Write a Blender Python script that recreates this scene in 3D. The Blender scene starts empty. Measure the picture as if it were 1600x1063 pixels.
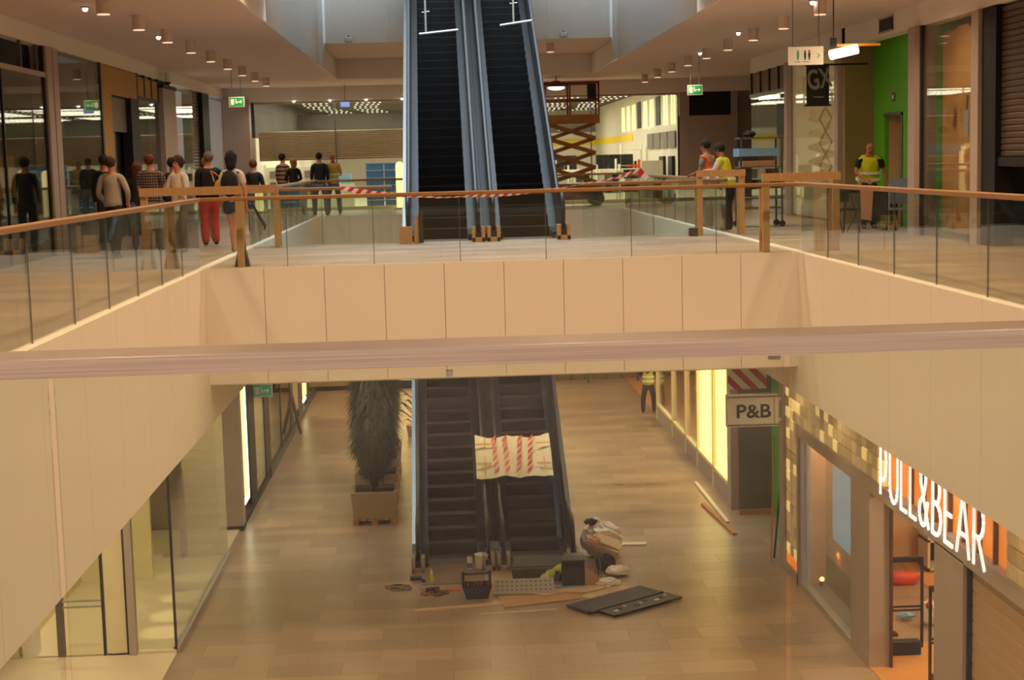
import bpy, bmesh, math, random
from mathutils import Vector, Matrix
R = math.radians
rnd = random.Random(7)
sc = bpy.context.scene
COL = sc.collection

# ------------------------------------------------------------------ camera
EYE = 1.6
PITCH, YAW, ROLL = R(6.64), R(2.54), R(1.47)
cam_data = bpy.data.cameras.new('camera')
cam = bpy.data.objects.new('camera', cam_data); COL.objects.link(cam)
cam_data.sensor_width = 36.0
cam_data.lens = 2415.0 / 1600.0 * 36.0
cam_data.clip_start = 0.05; cam_data.clip_end = 300
fw = Vector((math.sin(YAW)*math.cos(PITCH), math.cos(YAW)*math.cos(PITCH), -math.sin(PITCH)))
rt = Vector((math.cos(YAW), -math.sin(YAW), 0)); up = rt.cross(fw)
ix = rt*math.cos(ROLL) - up*math.sin(ROLL); iu = rt*math.sin(ROLL) + up*math.cos(ROLL)
cam.matrix_world = Matrix(((ix.x, iu.x, -fw.x, 0), (ix.y, iu.y, -fw.y, 0), (ix.z, iu.z, -fw.z, EYE), (0, 0, 0, 1)))
sc.camera = cam
cam_data.dof.use_dof = True
cam_data.dof.focus_distance = 7.5
cam_data.dof.aperture_fstop = 11.0

# ------------------------------------------------------------------ world, exposure
sc.view_settings.view_transform = 'Standard'
sc.view_settings.look = 'None'
sc.view_settings.gamma = 1.0
sc.view_settings.use_curve_mapping = False
sc.view_settings.exposure = -0.12
world = bpy.data.worlds.new('world'); sc.world = world; world.use_nodes = True
world.node_tree.nodes['Background'].inputs[0].default_value = (0.55, 0.72, 1.0, 1)
world.node_tree.nodes['Background'].inputs[1].default_value = 0.12

WARM = (1.0, 0.70, 0.39)
def spot(x, y, z, power, col=WARM, size=150, rad=0.12, blend=1.0):
    l = bpy.data.lights.new('lamp_light', 'SPOT'); l.energy = power; l.color = col
    l.spot_size = R(size); l.spot_blend = blend; l.shadow_soft_size = rad
    o = bpy.data.objects.new('lamp_light', l); o.location = (x, y, z); COL.objects.link(o); return o
def area(x, y, z, sx, sy, power, col, rot=(0, 0, 0)):
    l = bpy.data.lights.new('area_light', 'AREA'); l.shape = 'RECTANGLE'; l.size = sx; l.size_y = sy
    l.energy = power; l.color = col
    o = bpy.data.objects.new('area_light', l); o.location = (x, y, z); o.rotation_euler = rot; COL.objects.link(o); return o
# daylight through the skylight over the escalators
area(0.95, 36.3, 13.0, 8.0, 12.5, 2300, (0.86, 0.94, 1.0))
# unseen lights added behind the camera and above the near handrail to brighten it
area(1.0, -6.5, 2.6, 9.0, 2.2, 15, (1.0, .88, .80), (R(-90), 0, R(180)))
for x in (-2.2, .4, 3.0): spot(x, 2.6, 4.2, 26, (1.0, .86, .78), 150, .2); spot(x, -2.0, 3.4, 640, (1.0, .90, .80), 175, .08)
# spots added without fixtures to brighten the lower shopfronts
for y in (13.5, 16.5, 19.5, 22.0, 24.8, 27.8, 31.0): spot(6.1, y, -2.36, 42, WARM, 170, .08); spot(-4.2, y, -2.55, 30, WARM, 170, .08)
CEIL = 4.3
# concourse downlight rows (their housings are built further down)
LAMPS_L = [(-5.2, 25.07 + 2.9*k) for k in range(-10, 9)]
LAMPS_R = [(6.9, 24.9 + 2.95*k) for k in range(-10, 10)]
for (x, y) in LAMPS_L + LAMPS_R:
    if y > -3: spot(x, y, 4.0, 150, WARM, 165)
# lamps recessed in the raised soffit over the void
SOFFIT_LAMPS = [(x, y) for x in (-2.2, 0.95, 4.1) for y in (9.0, 13.0, 17.2, 21.4, 26.0)]
for (x, y) in SOFFIT_LAMPS: spot(x, y, 4.8, 470, WARM, 150, 0.2)
for (x, y) in [(-0.3, 44.6), (-0.3, 46.7), (-0.3, 48.6), (3.3, 44.8)]: spot(x, y, 4.8, 60, WARM, 150)
# lower storey lamps
for x in (-2.2, 1.0, 4.2):
    for y in (26.8, 33.5, 38.5, 44.0, 49.0, 53.5):
        if y < 31: continue
        spot(x, y, -2.0, 215, (1.0, 0.68, 0.38), 160, 0.15)

# ------------------------------------------------------------------ materials
def lin(c):
    return tuple(((v/255)/12.92 if v/255 <= 0.04045 else ((v/255+0.055)/1.055)**2.4) for v in c)
MATS = {}
def mat(name, rgb, rough=0.6, metal=0.0, var=0.12, scale=3.0, stretch=(1, 1, 1), emit=0.0, emit_rgb=None, bump=0.0, spec=0.5, coord='Object'):
    if name in MATS: return MATS[name]
    m = bpy.data.materials.new(name); m.use_nodes = True; nt = m.node_tree; b = nt.nodes['Principled BSDF']
    c = lin(rgb)
    b.inputs['Roughness'].default_value = rough; b.inputs['Metallic'].default_value = metal
    b.inputs['Specular IOR Level'].default_value = spec
    tc = nt.nodes.new('ShaderNodeTexCoord'); mp = nt.nodes.new('ShaderNodeMapping')
    nt.links.new(tc.outputs[coord], mp.inputs[0]); mp.inputs['Scale'].default_value = stretch
    nz = nt.nodes.new('ShaderNodeTexNoise'); nz.inputs['Scale'].default_value = scale; nz.inputs['Detail'].default_value = 3
    nt.links.new(mp.outputs[0], nz.inputs['Vector'])
    mx = nt.nodes.new('ShaderNodeMix'); mx.data_type = 'RGBA'
    mx.inputs[6].default_value = (*[max(0, v*(1-var)) for v in c], 1); mx.inputs[7].default_value = (*[min(1, v*(1+var)) for v in c], 1)
    nt.links.new(nz.outputs['Fac'], mx.inputs[0]); nt.links.new(mx.outputs[2], b.inputs['Base Color'])
    if bump:
        bp = nt.nodes.new('ShaderNodeBump'); bp.inputs['Strength'].default_value = bump; bp.inputs['Distance'].default_value = 0.02
        nt.links.new(nz.outputs['Fac'], bp.inputs['Height']); nt.links.new(bp.outputs[0], b.inputs['Normal'])
    if emit:
        b.inputs['Emission Color'].default_value = (*lin(emit_rgb or rgb), 1); b.inputs['Emission Strength'].default_value = emit
    MATS[name] = m; return m

def glass_mat(name, tint, refl=1.0, rough=0.01, ior=1.5):
    m = bpy.data.materials.new(name); m.use_nodes = True; nt = m.node_tree; nt.nodes.clear()
    out = nt.nodes.new('ShaderNodeOutputMaterial'); mix = nt.nodes.new('ShaderNodeMixShader')
    tr = nt.nodes.new('ShaderNodeBsdfTransparent'); gl = nt.nodes.new('ShaderNodeBsdfGlossy'); fr = nt.nodes.new('ShaderNodeFresnel')
    mu = nt.nodes.new('ShaderNodeMath'); mu.operation = 'MULTIPLY'; mu.use_clamp = True
    tr.inputs[0].default_value = (*tint, 1); gl.inputs['Roughness'].default_value = rough; 
    ge = nt.nodes.new('ShaderNodeNewGeometry'); im = nt.nodes.new('ShaderNodeMapRange')     # same reflectance from both faces of a pane
    im.inputs[3].default_value = ior; im.inputs[4].default_value = 1/ior
    nt.links.new(ge.outputs['Backfacing'], im.inputs[0]); nt.links.new(im.outputs[0], fr.inputs[0])
    mu.inputs[1].default_value = refl
    nt.links.new(fr.outputs[0], mu.inputs[0]); nt.links.new(mu.outputs[0], mix.inputs[0])
    nt.links.new(tr.outputs[0], mix.inputs[1]); nt.links.new(gl.outputs[0], mix.inputs[2]); nt.links.new(mix.outputs[0], out.inputs[0])
    MATS[name] = m; return m
glass_mat('rail_glass', (0.93, 0.96, 0.93), 1.0)
glass_mat('shop_glass', (0.92, 0.93, 0.89), 1.0)
glass_mat('dark_glass', (0.74, 0.76, 0.70), 1.0)

def tile_mat(name, rgb, rough, tx, ty, lower=False):
    m = bpy.data.materials.new(name); m.use_nodes = True; nt = m.node_tree; b = nt.nodes['Principled BSDF']
    c = lin(rgb); N = nt.nodes.new
    tc = N('ShaderNodeTexCoord')
    br = N('ShaderNodeTexBrick'); br.offset = 0.5
    br.inputs['Scale'].default_value = 1.0; br.inputs['Brick Width'].default_value = tx; br.inputs['Row Height'].default_value = ty
    br.inputs['Mortar Size'].default_value = 0.006; br.inputs['Mortar Smooth'].default_value = 0.4
    br.inputs['Color1'].default_value = (*[v*0.84 for v in c], 1); br.inputs['Color2'].default_value = (*[min(1, v*1.12) for v in c], 1)
    br.inputs['Mortar'].default_value = (*[v*0.62 for v in c], 1)
    nt.links.new(tc.outputs['Object'], br.inputs['Vector'])
    nz = N('ShaderNodeTexNoise'); nz.inputs['Scale'].default_value = 0.5; nz.inputs['Detail'].default_value = 5
    mp = N('ShaderNodeMapping'); mp.inputs['Scale'].default_value = (0.7, 3.0, 1); nt.links.new(tc.outputs['Object'], mp.inputs[0]); nt.links.new(mp.outputs[0], nz.inputs['Vector'])
    cr = N('ShaderNodeValToRGB'); cr.color_ramp.elements[0].position = 0.3; cr.color_ramp.elements[0].color = (.72, .72, .74, 1)
    cr.color_ramp.elements[1].position = 0.7; cr.color_ramp.elements[1].color = (1.1, 1.08, 1.05, 1)
    nt.links.new(nz.outputs['Fac'], cr.inputs[0])
    mx = N('ShaderNodeMix'); mx.data_type = 'RGBA'; mx.blend_type = 'MULTIPLY'; mx.inputs[0].default_value = 1
    nt.links.new(br.outputs['Color'], mx.inputs[6]); nt.links.new(cr.outputs[0], mx.inputs[7]); nt.links.new(mx.outputs[2], b.inputs['Base Color'])
    rr = N('ShaderNodeMapRange'); rr.inputs[3].default_value = rough*0.75; rr.inputs[4].default_value = rough*1.35
    nt.links.new(nz.outputs['Fac'], rr.inputs[0]); nt.links.new(rr.outputs[0], b.inputs['Roughness'])
    MATS[name] = m; return m
tile_mat('upper_tiles', (178, 158, 140), 0.38, 1.2, 0.6)
tile_mat('lower_tiles', (168, 143, 118), 0.30, 1.2, 0.6)

def wood_edge(name, rgb, layers=75.0):
    """plywood seen on edge: thin plies stacked in z, grain along the run"""
    m = bpy.data.materials.new(name); m.use_nodes = True; nt = m.node_tree; b = nt.nodes['Principled BSDF']; N = nt.nodes.new
    c = lin(rgb); tc = N('ShaderNodeTexCoord'); mp = N('ShaderNodeMapping'); mp.inputs['Scale'].default_value = (.4, .4, layers)
    nz = N('ShaderNodeTexNoise'); nz.inputs['Scale'].default_value = 3.0; nz.inputs['Detail'].default_value = 3
    nt.links.new(tc.outputs['Object'], mp.inputs[0]); nt.links.new(mp.outputs[0], nz.inputs['Vector'])
    cr = N('ShaderNodeValToRGB'); e = cr.color_ramp.elements
    e[0].position = .32; e[0].color = (c[0]*.80, c[1]*.72, c[2]*.68, 1); e[1].position = .66; e[1].color = (min(1, c[0]*1.15), min(1, c[1]*1.15), min(1, c[2]*1.2), 1)
    nt.links.new(nz.outputs['Fac'], cr.inputs[0]); nt.links.new(cr.outputs[0], b.inputs['Base Color'])
    b.inputs['Roughness'].default_value = 0.42; b.inputs['Coat Weight'].default_value = 0.6; b.inputs['Coat Roughness'].default_value = .3
    MATS[name] = m; return m
wood_edge('plywood_edge', (228, 210, 192))

M = MATS
mat('white_paint', (236, 228, 216), 0.55, var=.03, scale=1.2)
mat('ceiling_paint', (222, 204, 196), 0.8, var=.03)
mat('shaft_paint', (225, 228, 228), 0.7, var=.03)
mat('handrail_wood', (158, 116, 74), 0.35, var=.2, scale=6, stretch=(1, 1, 12))
mat('raw_timber', (196, 154, 104), 0.6, var=.2, scale=4, stretch=(6, 6, 1), bump=.1)
mat('osb', (184, 140, 76), 0.7, var=.28, scale=14, bump=.2)
mat('steel', (120, 126, 130), 0.34, 1.0, var=.06)
mat('deck_steel', (52, 55, 58), 0.42, 1.0, var=.1); mat('dull_steel', (120, 118, 114), 0.4, 0.8, var=.1)
mat('aluminium', (190, 186, 180), 0.4, 0.6, var=.05)
mat('black_rubber', (16, 16, 18), 0.45, var=.1)
mat('black_metal', (20, 20, 22), 0.45, var=.1)
mat('step_riser', (12, 12, 15), 0.6, 0.0, spec=.15, var=.15, scale=30, stretch=(8, 1, 1))
mat('step_tread', (64, 60, 57), 0.45, 0.3, var=.2, scale=40, stretch=(8, 1, 1))
mat('step_edge', (36, 36, 38), 0.6, 0.0, var=.2, spec=.2); mat('dark_panel', (38, 35, 34), 0.5, var=.1)
mat('near_black', (12, 12, 14), 0.6, var=.1)
mat('grey_panel', (128, 122, 116), 0.6, var=.05)
mat('mall_column', (176, 160, 150), 0.6, var=.04)
mat('beige_wall', (196, 172, 132), 0.7, var=.06)
mat('olive_wall', (150, 130, 84), 0.7, var=.05)
mat('green_wall', (92, 176, 30), 0.5, var=.06)
mat('cream_wall', (238, 224, 180), 0.6, var=.04)
mat('white_shelf', (236, 236, 222), 0.5, var=.04)
mat('shutter', (134, 122, 112), 0.45, 0.3, var=.08)
mat('shutter_tan', (190, 160, 126), 0.5, 0.1, var=.06)
mat('shutter_dark', (96, 78, 66), 0.45, 0.2, var=.08)
mat('skin', (206, 142, 110), 0.5, var=.06)
mat('skin_tan', (176, 108, 78), 0.5, var=.06)
mat('soil', (62, 46, 34), 0.95, var=.4, scale=20, bump=.5)
mat('timber_pallet', (190, 128, 68), 0.75, var=.25, scale=8)
mat('cardboard', (190, 148, 100), 0.8, var=.1)
mat('kraft_paper', (216, 184, 146), 0.85, var=.08)
mat('lamp_glow', (255, 240, 210), 0.5, emit=14, emit_rgb=(255, 226, 180))
mat('lamp_soft', (255, 220, 190), 0.5, emit=1.2, emit_rgb=(255, 205, 170))
mat('sparkle', (255, 255, 240), 0.5, emit=9, emit_rgb=(255, 248, 230))
mat('lit_cream', (255, 238, 180), 0.5, emit=1.6, emit_rgb=(255, 226, 150))
mat('lit_warm', (255, 224, 150), 0.5, emit=2.4, emit_rgb=(255, 214, 120))
mat('led_white', (255, 255, 240), 0.5, emit=5, emit_rgb=(255, 250, 215))
mat('letter_white', (250, 252, 250), 0.5, emit=.9, emit_rgb=(240, 250, 250))
mat('pale_stone', (224, 206, 176), 0.45, var=.05)
mat('shop_wood', (214, 150, 82), 0.4, var=.12, scale=5, stretch=(1, 8, 1))
mat('red_plastic', (190, 30, 34), 0.5); mat('white_plastic', (232, 230, 224), 0.45, var=.04)
mat('tape_red', (206, 34, 44), 0.5, var=.04); mat('tape_white', (236, 226, 220), 0.5, var=.04)
mat('sign_green', (20, 130, 80), 0.4, emit=.25, emit_rgb=(20, 140, 84))
mat('sign_frame', (190, 205, 200), 0.3)
mat('blue_plastic', (40, 104, 168), 0.45); mat('pale_blue', (130, 176, 214), 0.5)
mat('reflective', (255, 255, 255), 0.25, var=.0, spec=1.0)
mat('hi_vis_yellow', (208, 214, 22), 0.6); mat('hi_vis_orange', (255, 104, 40), 0.6)
mat('foliage', (40, 64, 22), 0.6, var=.4, scale=30); mat('foliage_dark', (16, 26, 14), 0.6, var=.3, scale=30)
mat('bark', (92, 62, 38), 0.9, var=.3)

# ------------------------------------------------------------------ mesh helpers
class MB:
    def __init__(s): s.v = []; s.f = []; s.mi = []; s.smooth = False
    def add(s, vs, fs, mi=0):
        n = len(s.v); s.v += [tuple(v) for v in vs]; s.f += [tuple(i+n for i in f) for f in fs]; s.mi += [mi]*len(fs); return s
    def box(s, x0, x1, y0, y1, z0, z1, mi=0, m=None):
        if x0 > x1: x0, x1 = x1, x0
        if y0 > y1: y0, y1 = y1, y0
        if z0 > z1: z0, z1 = z1, z0
        vs = [(x0,y0,z0),(x1,y0,z0),(x1,y1,z0),(x0,y1,z0),(x0,y0,z1),(x1,y0,z1),(x1,y1,z1),(x0,y1,z1)]
        if m: vs = [m @ Vector(v) for v in vs]
        return s.add(vs, [(0,3,2,1),(4,5,6,7),(0,1,5,4),(1,2,6,5),(2,3,7,6),(3,0,4,7)], mi)
    def cbox(s, cx, cy, cz, sx, sy, sz, mi=0, rz=0, rx=0, ry=0):
        m = Matrix.Translation((cx, cy, cz)) @ Matrix.Rotation(rz, 4, 'Z') @ Matrix.Rotation(ry, 4, 'Y') @ Matrix.Rotation(rx, 4, 'X')
        return s.box(-sx/2, sx/2, -sy/2, sy/2, -sz/2, sz/2, mi, m)
    def tube(s, p, r, n=8, mi=0, closed=False, flat=1.0):
        """polyline tube; r number or list"""
        P = [Vector(q) for q in p]; k = len(P); rr = r if isinstance(r, (list, tuple)) else [r]*k
        rings = []; prev = None
        for i, q in enumerate(P):
            a = P[max(0, i-1)]; b = P[min(k-1, i+1)]; d = (b-a).normalized() if (b-a).length > 1e-9 else Vector((0, 0, 1))
            u = prev - d*prev.dot(d) if prev is not None else (Vector((1, 0, 0)) if abs(d.x) < .9 else Vector((0, 1, 0)))
            u = (u - d*u.dot(d)).normalized(); w = d.cross(u); prev = u
            rings.append([q + (u*math.cos(2*math.pi*j/n)*rr[i] + w*math.sin(2*math.pi*j/n)*rr[i]*flat) for j in range(n)])
        vs = [v for ring in rings for v in ring]; fs = []
        for i in range(k-1):
            for j in range(n):
                fs.append((i*n+j, i*n+(j+1) % n, (i+1)*n+(j+1) % n, (i+1)*n+j))
        if not closed: fs += [tuple(range(n-1, -1, -1)), tuple((k-1)*n+j for j in range(n))]
        return s.add(vs, fs, mi)
    def cyl(s, x, y, z0, z1, r0, r1=None, n=16, mi=0):
        return s.tube([(x, y, z0), (x, y, z1)], [r0, r0 if r1 is None else r1], n, mi)
    def prism(s, pts, a, b, axis='X', mi=0):
        """polygon pts extruded from a to b along axis (pts are the other two coordinates in order)"""
        def P(p, t):
            return {'X': (t, p[0], p[1]), 'Y': (p[0], t, p[1]), 'Z': (p[0], p[1], t)}[axis]
        n = len(pts); vs = [P(p, a) for p in pts] + [P(p, b) for p in pts]
        fs = [tuple(range(n)), tuple(range(2*n-1, n-1, -1))] + [(i, (i+1) % n, n+(i+1) % n, n+i) for i in range(n)]
        return s.add(vs, fs, mi)
    def ball(s, c, r, mi=0, seg=12, ring=8, sq=(1, 1, 1), jit=0.0, rg=None):
        vs = []; fs = []; g = rg or rnd
        for i in range(ring+1):
            th = math.pi*i/ring
            for j in range(seg):
                ph = 2*math.pi*j/seg; k = 1 + (g.uniform(-jit, jit) if jit else 0)
                vs.append((c[0]+r*sq[0]*k*math.sin(th)*math.cos(ph), c[1]+r*sq[1]*k*math.sin(th)*math.sin(ph), c[2]+r*sq[2]*k*math.cos(th)))
        for i in range(ring):
            for j in range(seg): fs.append((i*seg+j, (i+1)*seg+j, (i+1)*seg+(j+1) % seg, i*seg+(j+1) % seg))
        return s.add(vs, fs, mi)
    def build(s, name, m, parent=None, smooth=False, loc=None, bevel=0.0, label=None):
        me = bpy.data.meshes.new(name); me.from_pydata(s.v, [], s.f)
        ms = m if isinstance(m, (list, tuple)) else [m]
        for q in ms: me.materials.append(M[q] if isinstance(q, str) else q)
        me.polygons.foreach_set('material_index', s.mi)
        bm = bmesh.new(); bm.from_mesh(me); bmesh.ops.recalc_face_normals(bm, faces=bm.faces); bm.to_mesh(me); bm.free()
        if smooth:
            for p in me.polygons: p.use_smooth = True
        o = bpy.data.objects.new(name, me); COL.objects.link(o)
        if parent: o.parent = parent
        if loc: o.location = loc
        if bevel:
            b = o.modifiers.new('bevel', 'BEVEL'); b.width = bevel; b.segments = 2; b.limit_method = 'ANGLE'
        if label: o['label'] = label
        return o

def tag(o, label, cat, group=None):
    o['label'] = label; o['category'] = cat
    if group: o['group'] = group
    return o
def thing(name, label, cat, loc=(0, 0, 0), rz=0, group=None):
    o = bpy.data.objects.new(name, None); COL.objects.link(o); o.empty_display_size = .1
    o.location = loc; o.rotation_euler = (0, 0, rz); return tag(o, label, cat, group)
def struct(o): o['kind'] = 'structure'; return o
def sempty(name, loc=(0, 0, 0)):
    o = bpy.data.objects.new(name, None); COL.objects.link(o); o.location = loc; return struct(o)
def B(name, m, x0, x1, y0, y1, z0, z1, parent=None, bevel=0):
    return MB().box(x0, x1, y0, y1, z0, z1).build(name, m, parent, bevel=bevel)
def SB(name, m, *a): return struct(B(name, m, *a))
def copy_tree(o, parent=None):
    c = o.copy(); COL.objects.link(c)
    if parent: c.parent = parent
    for ch in list(o.children): copy_tree(ch, c)
    return c
def text_mesh(name, body, m, h, depth, parent=None, bold=0.0, sx=1.0):
    """lettering in the local XZ plane, facing -Y, origin at the left end of the baseline"""
    cu = bpy.data.curves.new(name, 'FONT'); cu.body = body; cu.size = 1.0; cu.extrude = depth/2; cu.offset = bold
    t = bpy.data.objects.new(name, cu); COL.objects.link(t)
    dg = bpy.context.evaluated_depsgraph_get(); me = bpy.data.meshes.new_from_object(t.evaluated_get(dg)); bpy.data.objects.remove(t)
    k = h/0.73
    for v in me.vertices:
        x, y, z = v.co; v.co = (x*k*sx, -z, y*k)
    me.materials.clear(); me.materials.append(M[m])
    o = bpy.data.objects.new(name, me); COL.objects.link(o)
    if parent: o.parent = parent
    return o

# ------------------------------------------------------------------ structure
XL, XR = -3.75, 5.72          # void edges
Y1, Y2, Y3, Y4 = 4.15, 24.5, 31.0, 48.0
LOW = -6.5
FB = -1.82                    # far fascia foot
WL, WR = -7.4, 9.0            # upper shopfront lines
YB = 55.0                     # end wall
LL, LR = -4.65, 6.55          # lower shopfront lines

fl = sempty('floor')
for i, (x0, x1, y0, y1) in enumerate([(WL-6, WR+5, -8, Y1), (WL-6, XL, Y1, YB), (XR, WR+5, Y1, YB), (XL, XR, Y2, Y3), (XL, XR, Y4, YB)]):
    B('floor_slab', 'upper_tiles', x0, x1, y0, y1, -0.3, 0, fl)
# lower floor: far field as one slab, near rows as single tiles; an open service pit under the right escalator
low = sempty('floor')
PIT = (1.2, 2.35, 29.05, 30.05)
TY0, TY1 = 22.2, 33.0
B('floor_slab', 'lower_tiles', -14, 16, TY1, 60, LOW-.2, LOW, low)
B('floor_slab', 'lower_tiles', -14, 16, 8, TY0, LOW-.2, LOW, low)
B('floor_slab', 'lower_tiles', -14, -4.8, TY0, TY1, LOW-.2, LOW, low)
B('floor_slab', 'lower_tiles', 7.2, 16, TY0, TY1, LOW-.2, LOW, low)
gm = mat('grout', (96, 82, 66), 0.9)
for (x0, x1, y0, y1) in [(-4.8, PIT[0], TY0, TY1), (PIT[1], 7.2, TY0, TY1), (PIT[0], PIT[1], TY0, PIT[2]), (PIT[0], PIT[1], PIT[3], TY1)]:
    B('grout_bed', 'grout', x0, x1, y0, y1, LOW-.2, LOW-.006, low)
tile_mats = [mat('tile_%d' % i, c, .30, var=.10, scale=2.2, stretch=(.6, 2.4, 1)) for i, c in enumerate([(166, 142, 118), (174, 149, 125), (155, 134, 113), (168, 145, 122), (160, 136, 111)])]
tmesh = {}
ny = int(round((TY1-TY0)/.6)); TR = (TY1-TY0)/ny
tr_ = random.Random(3)
for r in range(ny):
    y0 = TY0 + r*TR; off = -4.8 if r % 2 == 0 else -5.4
    x = off
    while x < 7.2 - 1e-6:
        x0, x1 = max(x, -4.8), min(x+1.2, 7.2); x += 1.2
        segs = [(x0, x1)]
        if y0 + TR > PIT[2]+.02 and y0 < PIT[3]-.02: segs = [(x0, min(x1, PIT[0])), (max(x0, PIT[1]), x1)]
        for (a, b) in segs:
            if b - a < .05: continue
            mi = tr_.randrange(5); key = (round(b-a, 3), mi)
            if key not in tmesh:
                w = key[0]; o = MB().box(.002, w-.002, .002, TR-.002, -.006, 0).build('tile', tile_mats[mi], low); tmesh[key] = o.data
            else:
                o = bpy.data.objects.new('tile', tmesh[key]); COL.objects.link(o); o.parent = low
            o.location = (a, y0, LOW)
struct(MB().box(PIT[0], PIT[1], PIT[2], PIT[3], LOW-1.3, LOW-1.2).box(PIT[0]-.05, PIT[0], PIT[2]-.05, PIT[3]+.05, LOW-1.3, LOW-.2).box(PIT[1], PIT[1]+.05, PIT[2]-.05, PIT[3]+.05, LOW-1.3, LOW-.2)
       .box(PIT[0], PIT[1], PIT[2]-.05, PIT[2], LOW-1.3, LOW-.2).box(PIT[0], PIT[1], PIT[3], PIT[3]+.05, LOW-1.3, LOW-.2).build('floor_pit', 'near_black'))

# fascias round the void, in panels with recessed joints
def fascia(name, axis, fixed, a, b, n, z0, z1, facing, cap=True):
    root = sempty(name); w = (b-a)/n
    for i in range(n):
        p0, p1 = a+i*w+.004, a+(i+1)*w-.004
        if axis == 'X': B('panel', 'white_paint', p0, p1, fixed-.03*facing, fixed-.001*facing, z0, z1, root)
        else: B('panel', 'white_paint', fixed-.03*facing, fixed-.001*facing, p0, p1, z0, z1, root)
    if axis == 'X': B('backing', 'grey_panel', a, b, fixed+.001*facing, fixed+.3*facing, z0+.01, -.31, root)
    else: B('backing', 'grey_panel', fixed+.001*facing, fixed+.3*facing, a, b, z0+.01, -.31, root)
    return root
fascia('wall_back_fascia', 'X', Y2, XL, XR, 10, FB, .02, 1)
fascia('wall_left_fascia', 'Y', XL, Y1, YB, 30, -2.45, .02, -1)
fascia('wall_right_fascia', 'Y', XR, Y1, YB, 30, -2.28, .02, 1)
fascia('wall_bridge_fascia', 'X', Y3, XL, XR, 10, FB, .02, -1)
fascia('wall_rear_void_fascia', 'X', Y4, XL, XR, 10, FB, .02, 1)
fascia('wall_front_fascia', 'X', Y1, XL-4, XR+4, 16, FB, .02, -1)
# lower ceilings
SB('ceiling_under_bridge', 'white_paint', XL, XR, Y2, Y3, FB-.02, FB+.02)
SB('ceiling_under_rear', 'white_paint', XL, XR, Y4, YB+6, FB-.02, FB+.02)
SB('ceiling_lower_left', 'white_paint', -14, XL, Y1, YB+6, -2.47, -2.42)
SB('ceiling_lower_right', 'white_paint', XR, 16, Y1, YB+6, -2.30, -2.25)

# upper ceiling, opening and raised soffit
CX0, CX1, CY0, CY1 = -3.2, 5.05, 3.0, 50.0
SOF = 4.9
cl = sempty('ceiling')
for a in [(WL-.5, CX0, -8, YB), (CX1, WR+5, -8, YB), (CX0, CX1, -8, CY0), (CX0, CX1, CY1, YB)]:
    B('ceiling_slab', 'ceiling_paint', *a, CEIL, CEIL+.1, cl)
sf = sempty('ceiling_soffit')
SX0, SX1, SY0, SY1 = -3.2, 5.05, 29.7, 43.2
for a in [(CX0, CX1, CY0, SY0), (CX0, CX1, SY1, CY1)]:
    B('soffit_slab', 'ceiling_paint', *a, SOF, SOF+.1, sf)
for a in [(CX0, CX0+.05, CY0, SY0), (CX1-.05, CX1, CY0, SY0), (CX0, CX0+.05, SY1, CY1), (CX1-.05, CX1, SY1, CY1), (CX0+.05, CX1-.05, CY1-.05, CY1), (CX0+.05, CX1-.05, CY0, CY0+.05)]:
    B('soffit_edge', 'white_paint', *a, CEIL-.004, SOF-.002, sf)
# skylight shaft with rounded inner corners
def shaft_outline():
    r = .55; pts = [(SX0, SY0)]
    for k in range(11): a = math.pi - math.pi/2*k/10; pts.append((SX0+r+r*math.cos(a), SY1-r+r*math.sin(a)))
    for k in range(11): a = math.pi/2 - math.pi/2*k/10; pts.append((SX1-r+r*math.cos(a), SY1-r+r*math.sin(a)))
    pts.append((SX1, SY0)); return pts
so = shaft_outline(); mb = MB(); n = len(so)
def shz(p): return CEIL if p[1] < SY1-.05 else SOF
vs = [(x, y, CEIL-.003 if (i < 6 or i >= n-6) else SOF-.003) for i, (x, y) in enumerate(so)] + [(x, y, 13.2) for (x, y) in so]
mb.add(vs, [(i, i+1, n+i+1, n+i) for i in range(n-1)])
shaft = struct(mb.build('wall_shaft', 'shaft_paint', smooth=True))
md = shaft.modifiers.new('solid', 'SOLIDIFY'); md.thickness = .08; md.offset = 0
SB('wall_shaft_front', 'shaft_paint', SX0, SX1, SY0-.1, SY0, SOF, 13.2)
for i, x in enumerate([-1.3, 0.15, 1.6, 3.1]):
    B('panel_joint', 'grey_panel', x-.006, x+.006, SY1-.042, SY1-.03, SOF, 8, shaft)
# end walls of the shell (behind the camera and beyond the frame)
SB('wall_rear', 'beige_wall', WL-6, WR+5, -8.2, -8, -.3, SOF)

# bulkheads over the shopfronts
SB('wall_left_bulkhead', 'white_paint', WL-.3, WL, -8, YB, 3.97, CEIL)
SB('wall_right_bulkhead', 'white_paint', WR, WR+.3, -8, 44.5, 3.88, CEIL)
SB('wall_back_bulkhead', 'white_paint', WL, WR+6, YB-.3, YB, 3.83, CEIL)

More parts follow.
